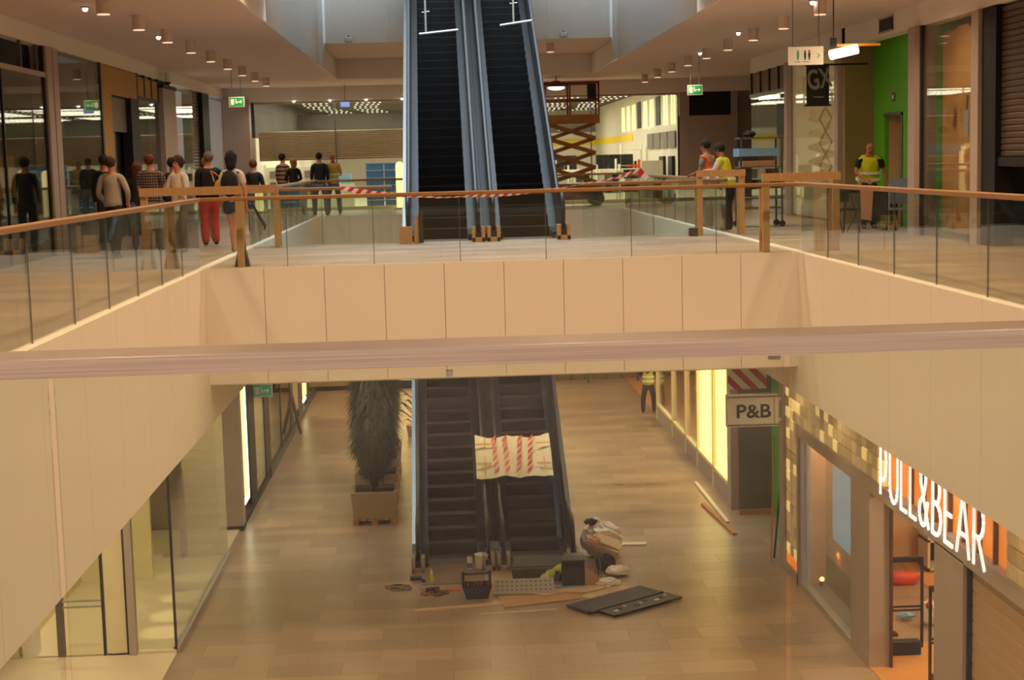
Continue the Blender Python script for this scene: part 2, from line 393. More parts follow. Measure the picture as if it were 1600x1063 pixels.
# ------------------------------------------------------------------ glass railings
def railing(label, pts, spacing, hw=.1, ht=.062, top=1.135, glass_from=-.12, wood='handrail_wood', caps=True):
    """straight run from pts[0] to pts[1]; local x runs along it"""
    a, b = Vector((*pts[0], 0)), Vector((*pts[1], 0)); L = (b-a).length; rz = math.atan2(b.y-a.y, b.x-a.x)
    t = thing('glass_railing', label, 'railing', a, rz, None)
    mb = MB()
    c = ht*.18
    mb.prism([(-hw/2+c, top-ht), (hw/2-c, top-ht), (hw/2, top-ht+c), (hw/2, top-c), (hw/2-c, top), (-hw/2+c, top), (-hw/2, top-c), (-hw/2, top-ht+c)], 0, L, 'X')
    mb.build('handrail', wood, t)
    n = max(1, round(L/spacing)); w = L/n; gme = None
    for i in range(n):
        if gme is None:
            o = MB().box(.006, w-.006, -.006, .006, glass_from, top-ht+.005).build('glass_panel', ['rail_glass'], t); gme = o.data
        else:
            o = bpy.data.objects.new('glass_panel', gme); COL.objects.link(o); o.parent = t
        o.location = (i*w, 0, 0)
        if i: B('joint_seal', 'dull_steel', i*w-.005, i*w+.005, -.008, .008, .02, top-ht, t)
    return t
# foreground railing: wide plywood handrail right in front of the camera
t = thing('glass_railing', 'large foreground glass railing with pale layered plywood handrail across the whole view', 'railing', (0, 3.95, 0))
NX0, NX1 = -3.4, 5.2
mb = MB(); c = .012; hw0, hw1, zt, zb = 0, .2, 1.127, 1.077
mb.prism([(hw0+c*.3, zb), (hw1, zb), (hw1, zt), (hw0+c, zt), (hw0+c*.3, zt-c*.25), (hw0, zt-c)], -1.88, NX1, 'X')
mb.build('handrail', 'plywood_edge', t)
mb = MB(); mb.prism([(hw0+c*.3, zb), (hw1, zb), (hw1, zt), (hw0+c, zt), (hw0+c*.3, zt-c*.25), (hw0, zt-c)], NX0, -1.884, 'X')
mb.build('handrail', 'plywood_edge', t)
for (a, b) in [(NX0, -1.02-.008), (-1.02+.008, .905-.009), (.905+.009, 2.84), (2.86, 4.8)]:
    B('glass_panel', 'rail_glass', a, b, .06, .075, -.15, zb, t)
for (x, w) in [(.012, .018), (.868, .03)]:
    MB().box(x-w/2+.0, x+w/2, .045, .06, zb-.016 if x > .5 else zb-.034, zb-.002 if x > .5 else zb-.018).build('clamp', 'aluminium', t, label='small aluminium glass clamp')
B('base_channel', 'aluminium', NX0, 4.8, .03, .11, -.02, .03, t)

railing('long glass railing with brown handrail along the left side of the void', [(XL-.04, 4.2), (XL-.04, Y2)], 1.72)
railing('long glass railing with brown handrail along the right side of the void', [(XR+.04, 4.2), (XR+.04, Y2)], 1.72)
railing('glass railing with brown handrail across the far end of the near void, before the escalators', [(XL-.04, Y2+.04), (XR+.04, Y2+.04)], 1.42)
railing('short glass railing left of the upper escalators, beside the suited man', [(XL, Y3), (-.95, Y3)], 1.4, top=1.16)
railing('short glass railing right of the upper escalators, in front of the scissor lift', [(2.85, Y3), (XR, Y3)], 1.4, top=1.12)
railing('glass railing along the left side of the rear void behind the wooden barrier', [(XL-.04, Y3+.05), (XL-.04, Y4)], 1.7, top=1.16)
railing('glass railing along the right side of the rear void leading to the orange-vested man', [(XR+.04, Y3+.05), (XR+.04, Y4)], 1.7, top=1.12)
railing('glass railing at the far end of the rear void in front of the store', [(XL, Y4+.05), (XR, Y4+.05)], 1.7)
SB('trim_1', 'white_paint', XL-.1, XL, Y1, Y4, .0, .028)
SB('trim_2', 'white_paint', XR, XR+.1, Y1, Y4, .0, .028)

# ------------------------------------------------------------------ escalators
def escalator(label, cx, y0, z0, rise=6.5, inner='steel', left_end=True):
    t = thing('escalator', label, 'escalator', (cx, y0, z0))
    th = R(30); run = rise/math.tan(th); ys = .75
    def nose(y):   # nosing line height
        return 0 if y < ys else min(rise, (y-ys)*math.tan(th))
    ye = ys+run
    # steps
    nst = int(rise/.2165); sm = None
    for k in range(nst):
        if sm is None:
            mb = MB(); mb.box(-.5, .5, 0, .375, -.02, 0, 1)
            for j in range(10): mb.box(-.5+j*.1+.004, -.5+j*.1+.096, -.004, .012, -.215, -.02, 0)
            mb.box(-.5, .5, .004, .02, -.2165, -.018, 0); mb.box(-.5, .5, -.008, .03, -.014, .004, 2)
            o = mb.build('step', ['step_riser', 'step_tread', 'step_edge'], t); sm = o.data
        else:
            o = bpy.data.objects.new('step', sm); COL.objects.link(o); o.parent = t
        o.location = (0, ys+k*.375, .2165*(k+1)-.0)
    B('comb_plate', 'dull_steel', -.5, .5, -.15, .3, -.01, .02, t)
    B('flat_step', 'step_tread', -.5, .5, .3, ys+.02, -.02, .008, t)
    def path(h, a=-.35):
        pts = [(a, h)]; pts += [(ys-.25, h)]
        pts += [(ys+.15, h+.06), (ys+.6, h+nose(ys+.6))]
        pts += [(ye-.3, h+nose(ye-.3)-.0), (ye+.2, h+rise), (ye+1.4, h+rise)]
        return pts
    for s in (-1, 1):
        def strip(name, xa, xb, h, thk, m, a=-.3):
            up_ = path(h, a); lo_ = [(p[0], p[1]-thk) for p in up_]
            mb = MB(); k = len(up_); x0, x1 = s*xa, s*xb
            vs = [(x0, p[0], p[1]) for p in up_]+[(x1, p[0], p[1]) for p in up_]+[(x0, p[0], p[1]) for p in lo_]+[(x1, p[0], p[1]) for p in lo_]
            fs = []
            for i in range(k-1):
                fs += [(i, i+1, k+i+1, k+i), (2*k+i, 3*k+i, 3*k+i+1, 2*k+i+1), (i, 2*k+i, 2*k+i+1, i+1), (k+i, k+i+1, 3*k+i+1, 3*k+i)]
            fs += [(0, k, 3*k, 2*k), (k-1, 3*k-1, 4*k-1, 2*k-1)]
            mb.add(vs, fs); return mb.build(name, m, t)
        strip('skirt_panel', .502, .512, .10, .5, 'dark_panel')
        strip('inner_deck', .512, .655, .14, .06, 'deck_steel')
        strip('outer_deck', .745, .845, .14, .06, 'steel' if s < 0 and cx < 1 else 'deck_steel')
        strip('side_cladding', .835, .845, .10, 1.15, 'steel' if s < 0 else 'dull_steel', a=-.1)
        # balustrade panel + handrail with newel curve
        ra = .42; cyn, czn = -.15, .52
        hp = [(-.02, .12)] + [(cyn-ra*math.sin(R(a)), czn-ra*math.cos(R(a))) for a in range(20, 181, 20)]
        hp = [(cyn+.05, czn-ra)] + [(cyn-ra*math.sin(R(a)), czn-ra*math.cos(R(a))) for a in range(15, 181, 15)] + path(czn+ra, 0)[1:]
        bp = [(p[0]+.02, p[1]-.02) for p in hp]
        base = path(.12, 0)
        mb = MB(); poly = bp + [(q[0], q[1]) for q in reversed(base)]
        # build as quads between matching runs
        up_ = [(cyn-ra+.04, czn)] + [(cyn-(ra-.03)*math.sin(R(a)), czn-(ra-.03)*math.cos(R(a))) for a in (120, 150, 180)] + path(czn+ra-.03, 0)[1:]
        lo_ = [(cyn-ra+.06, czn-.2), (cyn-ra+.12, .2), (cyn-ra*.4, .12), (cyn, .12)] + path(.12, 0)[1:]
        k = len(up_); x = s*.70; g = .012
        vs = [(x-g, *p) for p in up_]+[(x+g, *p) for p in up_]+[(x-g, *p) for p in lo_]+[(x+g, *p) for p in lo_]; fs = []
        for i in range(k-1):
            fs += [(i, i+1, k+i+1, k+i), (2*k+i, 3*k+i, 3*k+i+1, 2*k+i+1), (i, 2*k+i, 2*k+i+1, i+1), (k+i, k+i+1, 3*k+i+1, 3*k+i)]
        fs += [(0, k, 3*k, 2*k), (k-1, 3*k-1, 4*k-1, 2*k-1)]
        mb.add(vs, fs); mb.build('balustrade', 'dark_panel', t)
        MB().tube([(s*.70, p[0], p[1]) for p in hp], .042, 10, flat=.8).build('handrail', 'black_rubber', t, smooth=True)
    # truss body under the steps
    mb = MB(); mb.prism([(-.2, -.02), (ys, -.25), (ye, rise-.25), (ye+1.4, rise-.05), (ye+1.4, rise-1.0), (ye+.1, rise-1.05), (ys+.5, -1.0 if z0 > -1 else -.28), (-.2, -.3)], -.83, .83, 'X')
    mb.build('truss', 'dark_panel', t)
    return t, nose, ys
CA, CB_, EY = .055, 1.76, 31.45
eA, nose, ysE = escalator('upper left escalator rising to the skylight, with carton-wrapped foot', CA, EY, 0)
eB, _, _ = escalator('upper right escalator rising to the skylight beside the scissor lift', CB_, EY, 0)
eC, _, _ = escalator('lower left escalator above the white bucket', CA, EY-.75, LOW)
eD, _, _ = escalator('lower right escalator with taped cardboard sheet and open pit', CB_, EY-.75, LOW)
for e in (eA, eC):      # steel deck between the two machines
    mb = MB(); th = R(30)
    up_ = [(-.1, .2), (.5, .2), (.9, .26), (1.35, .2+.6*math.tan(th)), (ysE+11.0, .2+11*math.tan(th))]
    k = len(up_); lo_ = [(p[0], p[1]-.12) for p in up_]; x0, x1 = .846, .858
    vs = [(x0, *p) for p in up_]+[(x1, *p) for p in up_]+[(x0, *p) for p in lo_]+[(x1, *p) for p in lo_]; fs = []
    for i in range(k-1): fs += [(i, i+1, k+i+1, k+i), (2*k+i, 3*k+i, 3*k+i+1, 2*k+i+1), (i, 2*k+i, 2*k+i+1, i+1), (k+i, k+i+1, 3*k+i+1, 3*k+i)]
    fs += [(0, k, 3*k, 2*k), (k-1, 3*k-1, 4*k-1, 2*k-1)]
    mb.add(vs, fs); mb.build('centre_deck', 'deck_steel', e)
# landings the escalators arrive on
SB('floor_landing_1', 'upper_tiles', -.95, 2.75, EY-.75+.75+11.25, Y4, -.35, -.0)
SB('floor_landing_2', 'upper_tiles', -.95, 2.75, EY+.75+11.3, 50, 6.15, 6.5)
# inlet boxes at the handrail ends
def inlet(e, x, m='pale_stone', w=.26, d=.2):
    mb = MB(); h = .3
    mb.box(x-w/2, x-w/2+.07, -.68, -.68+d+.15, 0, h).box(x+w/2-.07, x+w/2, -.68, -.68+d+.15, 0, h).box(x-w/2, x+w/2, -.68, -.5, 0, .09).box(x-w/2, x+w/2, -.4, -.33, 0, h)
    mb.build('inlet_cover', m, e, bevel=.008, label='pale U-shaped handrail inlet cover')
    B('inlet_brush', 'black_rubber', x-.06, x+.06, -.62, -.5, .09, .2, e)
for e in (eA, eB): 
    for x in (-.70, .70):
        if e is eA and x < 0: continue
        inlet(e, x, 'cardboard')
for e in (eC, eD):
    for x in (-.70, .70): inlet(e, x, 'mall_column')
mb = MB(); mb.box(-.86, -.62, -.72, -.5, 0, .34); mb.build('end_carton', 'cardboard', eA, label='brown cardboard wrapped around escalator foot')
mb = MB(); mb.cbox(-.52, -.66, .27, .1, .06, .54, rz=.15, ry=.05); mb.cbox(-.44, -.7, .3, .09, .04, .58, mi=1, rz=-.1); mb.build('end_carton', ['cardboard', 'dark_panel'], eA)

# ------------------------------------------------------------------ striped barrier tape at the upper escalators
def ribbon(name, pts, w, step, label, cat, sag=0):
    P = [Vector(p) for p in pts]; seg = []
    for a, b in zip(P, P[1:]):
        n_ = max(1, int((b-a).length/step))
        for k in range(n_): seg.append(a.lerp(b, k/n_))
    seg.append(P[-1]); mb = MB()
    for i in range(len(seg)-1):
        a, b = seg[i], seg[i+1]; f0 = math.sin(i*.21)*.5+.75; f1 = math.sin((i+1)*.21)*.5+.75; sl = Vector(((b-a).x*.9, 0, 0)) if abs((b-a).x) > abs((b-a).y) else Vector((0, 0, 0))
        u0, u1 = Vector((0, .004, w/2*f0)), Vector((0, .004, w/2*f1))
        mb.add([a-u0, b-u1, b+u1+sl, a+u0+sl], [(0, 1, 2, 3)], i % 2)
    o = mb.build(name, ['tape_red', 'tape_white']); md = o.modifiers.new('solid', 'SOLIDIFY'); md.thickness = .003
    return tag(o, label, cat)
ribbon('barrier_tape', [(-2.0, 30.9, 1.14), (-1.4, 30.75, 1.02), (-.75, 30.7, .96), (0, 30.68, .90), (.8, 30.7, .92), (1.5, 30.68, .95), (2.4, 30.7, 1.03), (3.0, 30.8, 1.12), (3.5, 30.85, 1.2), (3.95, 30.9, 1.34), (4.12, 30.9, 1.16)], .075, .085,
       'red and white striped tape strung across the upper escalator entrances', 'tape')

# ------------------------------------------------------------------ people
def skin_mesh(name, chains, mats_, parent, sub=1, root=0, label=None):
    """chains: list of lists of (x,y,z,rx,ry); a chain whose first item is an int index continues from that vertex"""
    vs, rs, es = [], [], []
    for ch in chains:
        prev = None
        for it in ch:
            if isinstance(it, str): prev = names[it]; continue
            nm = None
            if len(it) == 6: nm = it[5]
            vs.append(it[:3]); rs.append(it[3:5]); i = len(vs)-1
            if nm: names[nm] = i
            if prev is not None: es.append((prev, i))
            prev = i
    me = bpy.data.meshes.new(name); me.from_pydata(vs, es, []); o = bpy.data.objects.new(name, me); COL.objects.link(o)
    md = o.modifiers.new('skin', 'SKIN'); md.use_smooth_shade = True
    for i, r_ in enumerate(rs):
        me.skin_vertices[0].data[i].radius = r_; me.skin_vertices[0].data[i].use_root = (i == root)
    if sub: s = o.modifiers.new('sub', 'SUBSURF'); s.levels = sub; s.render_levels = sub
    dg = bpy.context.evaluated_depsgraph_get(); m2 = bpy.data.meshes.new_from_object(o.evaluated_get(dg)); bpy.data.objects.remove(o)
    m2.materials.clear(); m2.materials.append(M[mats_])
    for p in m2.polygons: p.material_index = 0; p.use_smooth = True
    o = bpy.data.objects.new(name, m2); COL.objects.link(o); o.parent = parent
    if label: o['label'] = label
    return o
names = {}
def person(label, loc, face, H=1.8, top='grey_panel', bottom='dark_panel', hair='hair_brown', skin='skin', lean=0.0, arms='down', legs='stand',
           sleeves='long', skirt=False, shorts=False, hairstyle='short', vest=None, shoes='near_black', head_turn=0, build=1.0):
    """face: direction the person looks, radians about z; 0 = away from the camera (+Y)"""
    t = thing('person', label, 'person', loc, face, None); s = H/1.8; bw = build
    L = lean
    def T(x, y, z):     # upper body point, bent forward about the hip
        dz = z-.95; return (x*s, (y*math.cos(L)+dz*math.sin(L))*s, (.95+dz*math.cos(L)-y*math.sin(L))*s)
    def Lw(x, y, z): return (x*s, y*s, z*s)
    st = {'stand': ((-.10, .0), (.10, .02)), 'wide': ((-.17, 0), (.17, 0)), 'step': ((-.09, .22), (.10, -.2)), 'kick': ((-.06, .12), (.10, -.28))}[legs]
    leg = []
    for i, (sx, (fx, fy)) in enumerate(zip((-1, 1), st)):
        kick = legs == 'kick' and i == 1
        kn = (fx*.95, fy*.35+.06, .50); an = (fx, fy, .09 if not kick else .26); toe = (fx*1.1, fy+.16, .035 if not kick else .13)
        if kick: kn = (.1, .08, .5); an = (.12, -.28, .24); toe = (.13, -.33, .08)
        leg.append((kn, an, toe))
    armp = {'down': (((-.225, .0, 1.14), (-.22, .07, .89)), ((.225, .0, 1.14), (.22, .07, .89))),
            'front': (((-.24, .06, 1.15), (-.12, .30, 1.12)), ((.24, .06, 1.15), (.12, .30, 1.12))),
            'reach': (((-.24, .16, 1.2), (-.18, .42, 1.08)), ((.24, .16, 1.2), (.18, .42, 1.08))),
            'hip': (((-.26, .0, 1.15), (-.24, .2, 1.0)), ((.30, -.05, 1.16), (.24, .12, .98))),
            'desk': (((-.30, .06, 1.16), (-.36, .16, .90)), ((.28, .12, 1.18), (.12, .30, 1.08))),
            'chin': (((-.24, .1, 1.15), (-.08, .28, 1.3)), ((.24, .06, 1.14), (.1, .26, 1.1)))}[arms]
    def P(p, r, ry=None, nm=None, f=T):
        q = (*f(*p), r*s, (ry or r)*s); return q+(nm,) if nm else q
    names.clear()
    # body: one continuous surface
    ch = [[P((0, 0, .95), .115*bw, .085*bw, 'pel'), P((0, 0, 1.12), .105*bw, .08, 'waist'), P((0, 0, 1.32), .13*bw, .085, 'chest'), P((0, -.005, 1.45), .075, .06, 'neck0'), P((0, 0, 1.53), .05, .05, 'neck'),
           P((0, .012, 1.59), .066, .075, 'jaw'), P((0, .008, 1.67), .078, .096, 'head'), P((0, -.002, 1.745), .066, .08)],
          ['jaw', P((0, .10, 1.63), .012, .012)]]
    for i, sx in enumerate((-1, 1)):
        el, wr = armp[i]
        d = Vector(wr)-Vector(el); d.normalize()
        palm = Vector(wr)+d*.07; side = Vector((-sx, .3, 0)); side = (side-d*side.dot(d)).normalized(); nrm = d.cross(side)
        ch.append(['neck0', P((sx*.155*bw, -.005, 1.42), .058, .055), P(el, .04), P(wr, .026, .026), P(tuple(palm), .034, .02, 'palm%d' % i)])
        for k, (off, ln) in enumerate([(-.03, .065), (-.01, .08), (.01, .085), (.03, .075)]):
            a = palm+d*.035+side*off; b = a+d*ln*.55+nrm*.008; c_ = b+d*ln*.45+nrm*.02*1
            ch.append(['palm%d' % i, P(tuple(a), .0095), P(tuple(b), .0085), P(tuple(c_), .007)])
        a = palm+side*.04-d*.01; b = a+side*.02+d*.035
        ch.append(['palm%d' % i, P(tuple(a), .0115), P(tuple(b), .009)])
        kn, an, toe = leg[i]
        ch.append(['pel', P((sx*.095, 0, .88), .085, .085, f=Lw), P(kn, .055, f=Lw), P(((kn[0]+an[0])/2, (kn[1]+an[1])/2-.015, (kn[2]+an[2])/2+.04), .055, f=Lw), P(an, .036, f=Lw), P(toe, .032, .03, f=Lw)])
    skin_mesh('body', ch, skin, t)
    # trousers / shorts / skirt
    names.clear(); tr = [[P((0, 0, 1.09), .14*bw, .108), P((0, 0, 1.0), .155*bw, .125, 'pel'), P((0, 0, .90), .165*bw, .135, 'hip', f=Lw)]]
    for i, sx in enumerate((-1, 1)):
        kn, an, toe = leg[i]
        if shorts: tr.append(['hip', P((sx*.10, 0, .84), .105, .11, f=Lw), P((sx*.11, .01+.0, .68), .10, .105, f=Lw)])
        else: tr.append(['hip', P((sx*.10, 0, .85), .105*bw, .105, f=Lw), P(kn, .085, f=Lw), P(((an[0]*.9+kn[0]*.1), an[1], an[2]+.05), .070, f=Lw), P((an[0], an[1]-.005, max(.03, an[2]-.035)), .072, f=Lw)])
    skin_mesh('shorts' if shorts else 'trousers', tr, bottom, t)
    # shoes
    for i in (0, 1):
        kn, an, toe = leg[i]; names.clear()
        skin_mesh('shoe', [[P((an[0], an[1]-.05, max(.045, an[2]-.04)), .04, .045, f=Lw), P((an[0], an[1]+.03, max(.05, an[2]-.03)), .042, .045, f=Lw), P(toe, .04, .032, f=Lw)]], shoes, t, sub=1)
    # top
    def top_mesh(nm_, m_, k, sl):
        names.clear(); tc = [[P((0, 0, .86), .168*bw*k, .14*k, 'hem'), P((0, 0, .98), .168*bw*k, .138*k), P((0, 0, 1.12), .145*bw*k, .115*k, 'w'), P((0, 0, 1.32), .158*bw*k, .115*k, 'c'), P((0, -.005, 1.45), .085*k, .07*k, 'n')]]
        for i, sx in enumerate((-1, 1)):
            el, wr = armp[i]
            c2 = ['n', P((sx*.16*bw, -.005, 1.42), .078*k, .075*k)]
            if sl == 'long': c2 += [P(el, .055*k), P(tuple(Vector(el).lerp(Vector(wr), .92)), .04*k)]
            elif sl == 'short': c2 += [P(tuple(Vector((sx*.16, 0, 1.42)).lerp(Vector(el), .75)), .066*k)]
            else: c2 += [P(tuple(Vector((sx*.16, 0, 1.42)).lerp(Vector(el), .12)), .07*k)]
            tc.append(c2)
        return skin_mesh(nm_, tc, m_, t)
    top_mesh('shirt', top, 1.0, sleeves)
    if vest:
        v = top_mesh('vest', vest, 1.10, 'none')
        for zc in (1.02, 1.16):
            mb = MB(); nseg = 20; ra, rb = .185*bw*1.03, .142*1.0
            for j in range(nseg):
                a0, a1 = 2*math.pi*j/nseg, 2*math.pi*(j+1)/nseg
                q = [T(ra*math.cos(a), rb*math.sin(a), z_) for z_ in (zc-.026, zc+.026) for a in (a0, a1)]
                mb.add([q[0], q[1], q[3], q[2]], [(0, 1, 2, 3)])
            o = mb.build('reflective_band', 'reflective', v); md = o.modifiers.new('solid', 'SOLIDIFY'); md.thickness = .01
    # face
    for sx in (-1, 1):
        MB().ball(T(sx*.031, .098, 1.675), .011*s, seg=8, ring=6).build('eye', 'near_black', t)
        MB().ball(T(sx*.083, -.005, 1.66), .026*s, seg=8, ring=6, sq=(.4, .7, 1.15)).build('ear', skin, t)
    mb = MB(); mb.tube([T(-.024, .096, 1.598), T(0, .104, 1.596), T(.024, .096, 1.598)], .005*s, 6); mb.build('mouth', 'lips', t)
    # hair
    rg = random.Random(int(abs(loc[0]*100)+abs(loc[1]*37)))
    if hairstyle != 'bald':
        mb = MB(); hc = T(0, -.022, 1.695)
        jit, kx = {'short': (.05, 1.0), 'curly': (.14, 1.16), 'bob': (.08, 1.16), 'long': (.06, 1.06), 'big': (.10, 1.16)}[hairstyle]
        mb.ball(hc, .104*s*kx, seg=16, ring=12, sq=(.92, 1.08, 1.0 if hairstyle != 'big' else 1.15), jit=jit, rg=rg)
        if hairstyle in ('bob', 'big', 'long'):
            mb.ball(T(0, -.06, 1.60), .085*s*kx, seg=14, ring=10, sq=(1, .8, 1.25), jit=.1, rg=rg)
        if hairstyle == 'long': mb.ball(T(0, -.10, 1.46), .085*s, seg=12, ring=8, sq=(1.05, .5, 1.8), jit=.1, rg=rg)
        # keep the face clear
        fs = []; 
        hm = mb.build('hair', hair, t, smooth=True)
        bm = bmesh.new(); bm.from_mesh(hm.data)
        fc = Vector(T(0, .13, 1.63)); hz = Vector(T(0, 0, 1.70)).z
        dl = [f for f in bm.faces if (f.calc_center_median()-fc).length < .092*s]
        bmesh.ops.delete(bm, geom=dl, context='FACES'); bm.to_mesh(hm.data); bm.free()
    return t
for nm, c in [('hair_brown', (58, 36, 24)), ('hair_dark', (24, 18, 16)), ('hair_red', (96, 42, 22)), ('hair_blond', (150, 108, 58)), ('hair_grey', (110, 92, 78)), ('lips', (150, 80, 70)),
              ('cloth_white', (214, 200, 184)), ('cloth_greyshirt', (168, 154, 142)), ('cloth_black', (20, 18, 22)), ('cloth_navy', (26, 32, 50)), ('denim', (52, 66, 88)), ('jeans_pale', (118, 132, 150)),
              ('cloth_red', (206, 62, 56)), ('khaki', (150, 138, 118)), ('cloth_charcoal', (44, 42, 44)), ('cloth_ochre', (214, 140, 36)), ('cloth_pink', (226, 40, 84)), ('cloth_peach', (232, 176, 150))]:
    mat(nm, c, .8, var=.15, scale=12)
def stripes(name, c1, c2, scale, axis='Z', c3=None):
    m = bpy.data.materials.new(name); m.use_nodes = True; nt = m.node_tree; b = nt.nodes['Principled BSDF']; N = nt.nodes.new
    tc = N('ShaderNodeTexCoord'); w = N('ShaderNodeTexWave'); w.wave_type = 'BANDS'; w.bands_direction = axis; w.inputs['Scale'].default_value = scale
    cr = N('ShaderNodeValToRGB'); cr.color_ramp.interpolation = 'CONSTANT'; cr.color_ramp.elements[0].color = (*lin(c1), 1); cr.color_ramp.elements[1].position = .5; cr.color_ramp.elements[1].color = (*lin(c2), 1)
    nt.links.new(tc.outputs['Object'], w.inputs[0]); nt.links.new(w.outputs['Fac'], cr.inputs[0])
    if c3:
        w2 = N('ShaderNodeTexWave'); w2.bands_direction = 'X'; w2.inputs['Scale'].default_value = scale*1.1
        cr2 = N('ShaderNodeValToRGB'); cr2.color_ramp.interpolation = 'CONSTANT'; cr2.color_ramp.elements[0].color = (1, 1, 1, 1); cr2.color_ramp.elements[1].position = .72; cr2.color_ramp.elements[1].color = (*lin(c3), 1)
        mx = N('ShaderNodeMix'); mx.data_type = 'RGBA'; mx.blend_type = 'MULTIPLY'; mx.inputs[0].default_value = 1
        nt.links.new(tc.outputs['Object'], w2.inputs[0]); nt.links.new(w2.outputs['Fac'], cr2.inputs[0]); nt.links.new(cr.outputs[0], mx.inputs[6]); nt.links.new(cr2.outputs[0], mx.inputs[7]); nt.links.new(mx.outputs[2], b.inputs[0])
    else: nt.links.new(cr.outputs[0], b.inputs[0])
    b.inputs['Roughness'].default_value = .8; MATS[name] = m
stripes('plaid', (66, 54, 62), (168, 140, 134), 6.0, 'Z', (110, 100, 120))
stripes('striped_knit', (58, 52, 54), (166, 136, 112), 2.4, 'Z')
stripes('hazard', (240, 230, 224), (204, 40, 58), 1.7, 'DIAGONAL')

PI = math.pi
person('man in light grey shirt and dark trousers, seen from behind, nearest the left shopfronts', (-5.95, 28.6, 0), -.15, 1.86, 'cloth_greyshirt', 'cloth_black', 'hair_brown', arms='hip', legs='step', build=1.12)
person('dark-haired person mostly hidden behind the man in the light grey shirt', (-6.62, 31.2, 0), -.1, 1.92, 'cloth_black', 'cloth_charcoal', 'hair_dark', arms='down')
person('red-haired woman in grey top between grey-shirted man and plaid-shirted man', (-5.95, 31.0, 0), .1, 1.74, 'cloth_charcoal', 'jeans_pale', 'hair_red', sleeves='short', hairstyle='bob')
person('man in dark plaid shirt and khaki trousers, seen from behind', (-5.56, 30.3, 0), -.1, 1.9, 'plaid', 'khaki', 'hair_red', sleeves='short', arms='front', build=1.3)
person('dark-haired person peeking out behind the plaid-shirted man', (-5.45, 32.2, 0), -.3, 1.84, 'cloth_charcoal', 'cloth_charcoal', 'hair_dark')
w = person('woman with curly brown hair and white top turned toward camera', (-4.93, 29.7, 0), PI-.55, 1.84, 'cloth_white', 'khaki', 'hair_brown', arms='front', hairstyle='curly')
mb = MB(); mb.tube([(.14, .02, 1.44), (.03, .15, 1.3), (-.14, .15, 1.12), (-.2, .05, 1.0)], .022, 6, flat=.5); mb.build('shoulder_strap', 'cardboard', w)
person('fair-haired person partly hidden behind the curly-haired woman', (-4.98, 33.6, 0), .2, 1.84, 'cloth_peach', 'khaki', 'hair_blond')
person('person in black jacket and red trousers with ochre shoulder bag', (-4.72, 32.2, 0), .35, 1.94, 'cloth_black', 'cloth_red', 'hair_grey', arms='down', build=1.3)
person('woman with dark bob, white tee, denim shorts and black backpack, walking', (-3.84, 29.1, 0), -.1, 1.88, 'cloth_white', 'denim', 'hair_dark', sleeves='short', shorts=True, legs='kick', hairstyle='big', shoes='khaki')
person('person with shaved brown head in black, beyond the backpack woman', (-4.35, 36.8, 0), 0, 1.78, 'cloth_black', 'cloth_charcoal', 'hair_red')
person('man in brown striped jumper beside the blond woman', (-4.92, 49.5, 0), -.6, 2.0, 'striped_knit', 'jeans_pale', 'hair_dark', build=1.1)
person('blond woman in black jacket at the rear void', (-4.5, 48.55, 0), .3, 1.84, 'cloth_black', 'jeans_pale', 'hair_blond', hairstyle='bob', arms='front')
person('man in dark navy jacket and pale jeans, legs apart, by the rear void', (-3.78, 49.6, 0), 0, 2.0, 'cloth_navy', 'jeans_pale', 'hair_dark', legs='wide', build=1.15)
person('bald man in green vest and orange sleeves beside the navy-jacketed man', (-3.38, 50.0, 0), .3, 2.0, 'cloth_peach', 'jeans_pale', 'hair_red', vest='hi_vis_yellow', hairstyle='bald', arms='front', skin='skin_tan', legs='wide')
person('worker in orange vest and grey tee leaning on the railing end', (6.02, 34.4, 0), .9, 1.96, 'grey_panel', 'denim', 'hair_dark', lean=.12, vest='hi_vis_orange', sleeves='short', arms='front', skin='skin_tan')
person('worker in yellow vest and dark trousers bent over wooden barrier', (6.1, 32.5, 0), .95, 1.88, 'cloth_white', 'cloth_black', 'hair_dark', lean=.28, vest='hi_vis_yellow', arms='reach', skin='skin_tan', build=1.15)
person('bald worker in yellow vest with reflective bands bent over dark table', (8.8, 31.5, 0), PI-.1, 1.84, 'cloth_black', 'cloth_charcoal', 'hair_dark', lean=.25, vest='hi_vis_yellow', sleeves='short', arms='desk', hairstyle='bald', skin='skin_tan', build=1.35)
person('worker in yellow vest and dark trousers walking on the lower floor', (6.42, 48.2, LOW), -.15, 1.85, 'cloth_charcoal', 'cloth_black', 'hair_dark', vest='hi_vis_yellow', legs='wide', arms='reach')
pw = person('worker in yellow vest bent double in the pit under lower right escalator', (1.85, 29.9, LOW-1.2), PI+1.2, 1.8, 'denim', 'denim', 'hair_dark', lean=.9, vest='hi_vis_yellow', arms='reach', build=1.2)
# bags carried by people are things of their own
t = thing('backpack', 'black backpack on the back of the woman in denim shorts', 'bag', (-3.84, 29.1, 0), -.1)
mb = MB(); mb.ball((0, -.21, 1.3), .2, sq=(.85, .5, 1.25), seg=14, ring=10, jit=.03); mb.build('pack_body', 'cloth_black', t, smooth=True)
mb = MB(); mb.ball((0, -.32, 1.18), .12, sq=(.9, .4, .8), seg=12, ring=8); mb.build('front_pocket', 'cloth_charcoal', t, smooth=True)
for sx in (-1, 1): MB().tube([(sx*.13, -.12, 1.5), (sx*.14, .0, 1.53), (sx*.14, .12, 1.42), (sx*.15, .13, 1.25), (sx*.15, -.02, 1.12)], .02, 6, flat=.5).build('strap', 'cloth_black', t)
t = thing('shoulder_bag', 'ochre yellow shoulder bag of the person in black jacket', 'bag', (-4.66, 32.2, 0), .35)
mb = MB(); mb.ball((.17, -.22, 1.2), .19, sq=(.95, .45, .95), seg=14, ring=10, jit=.03); mb.build('bag_body', 'cloth_ochre', t, smooth=True)
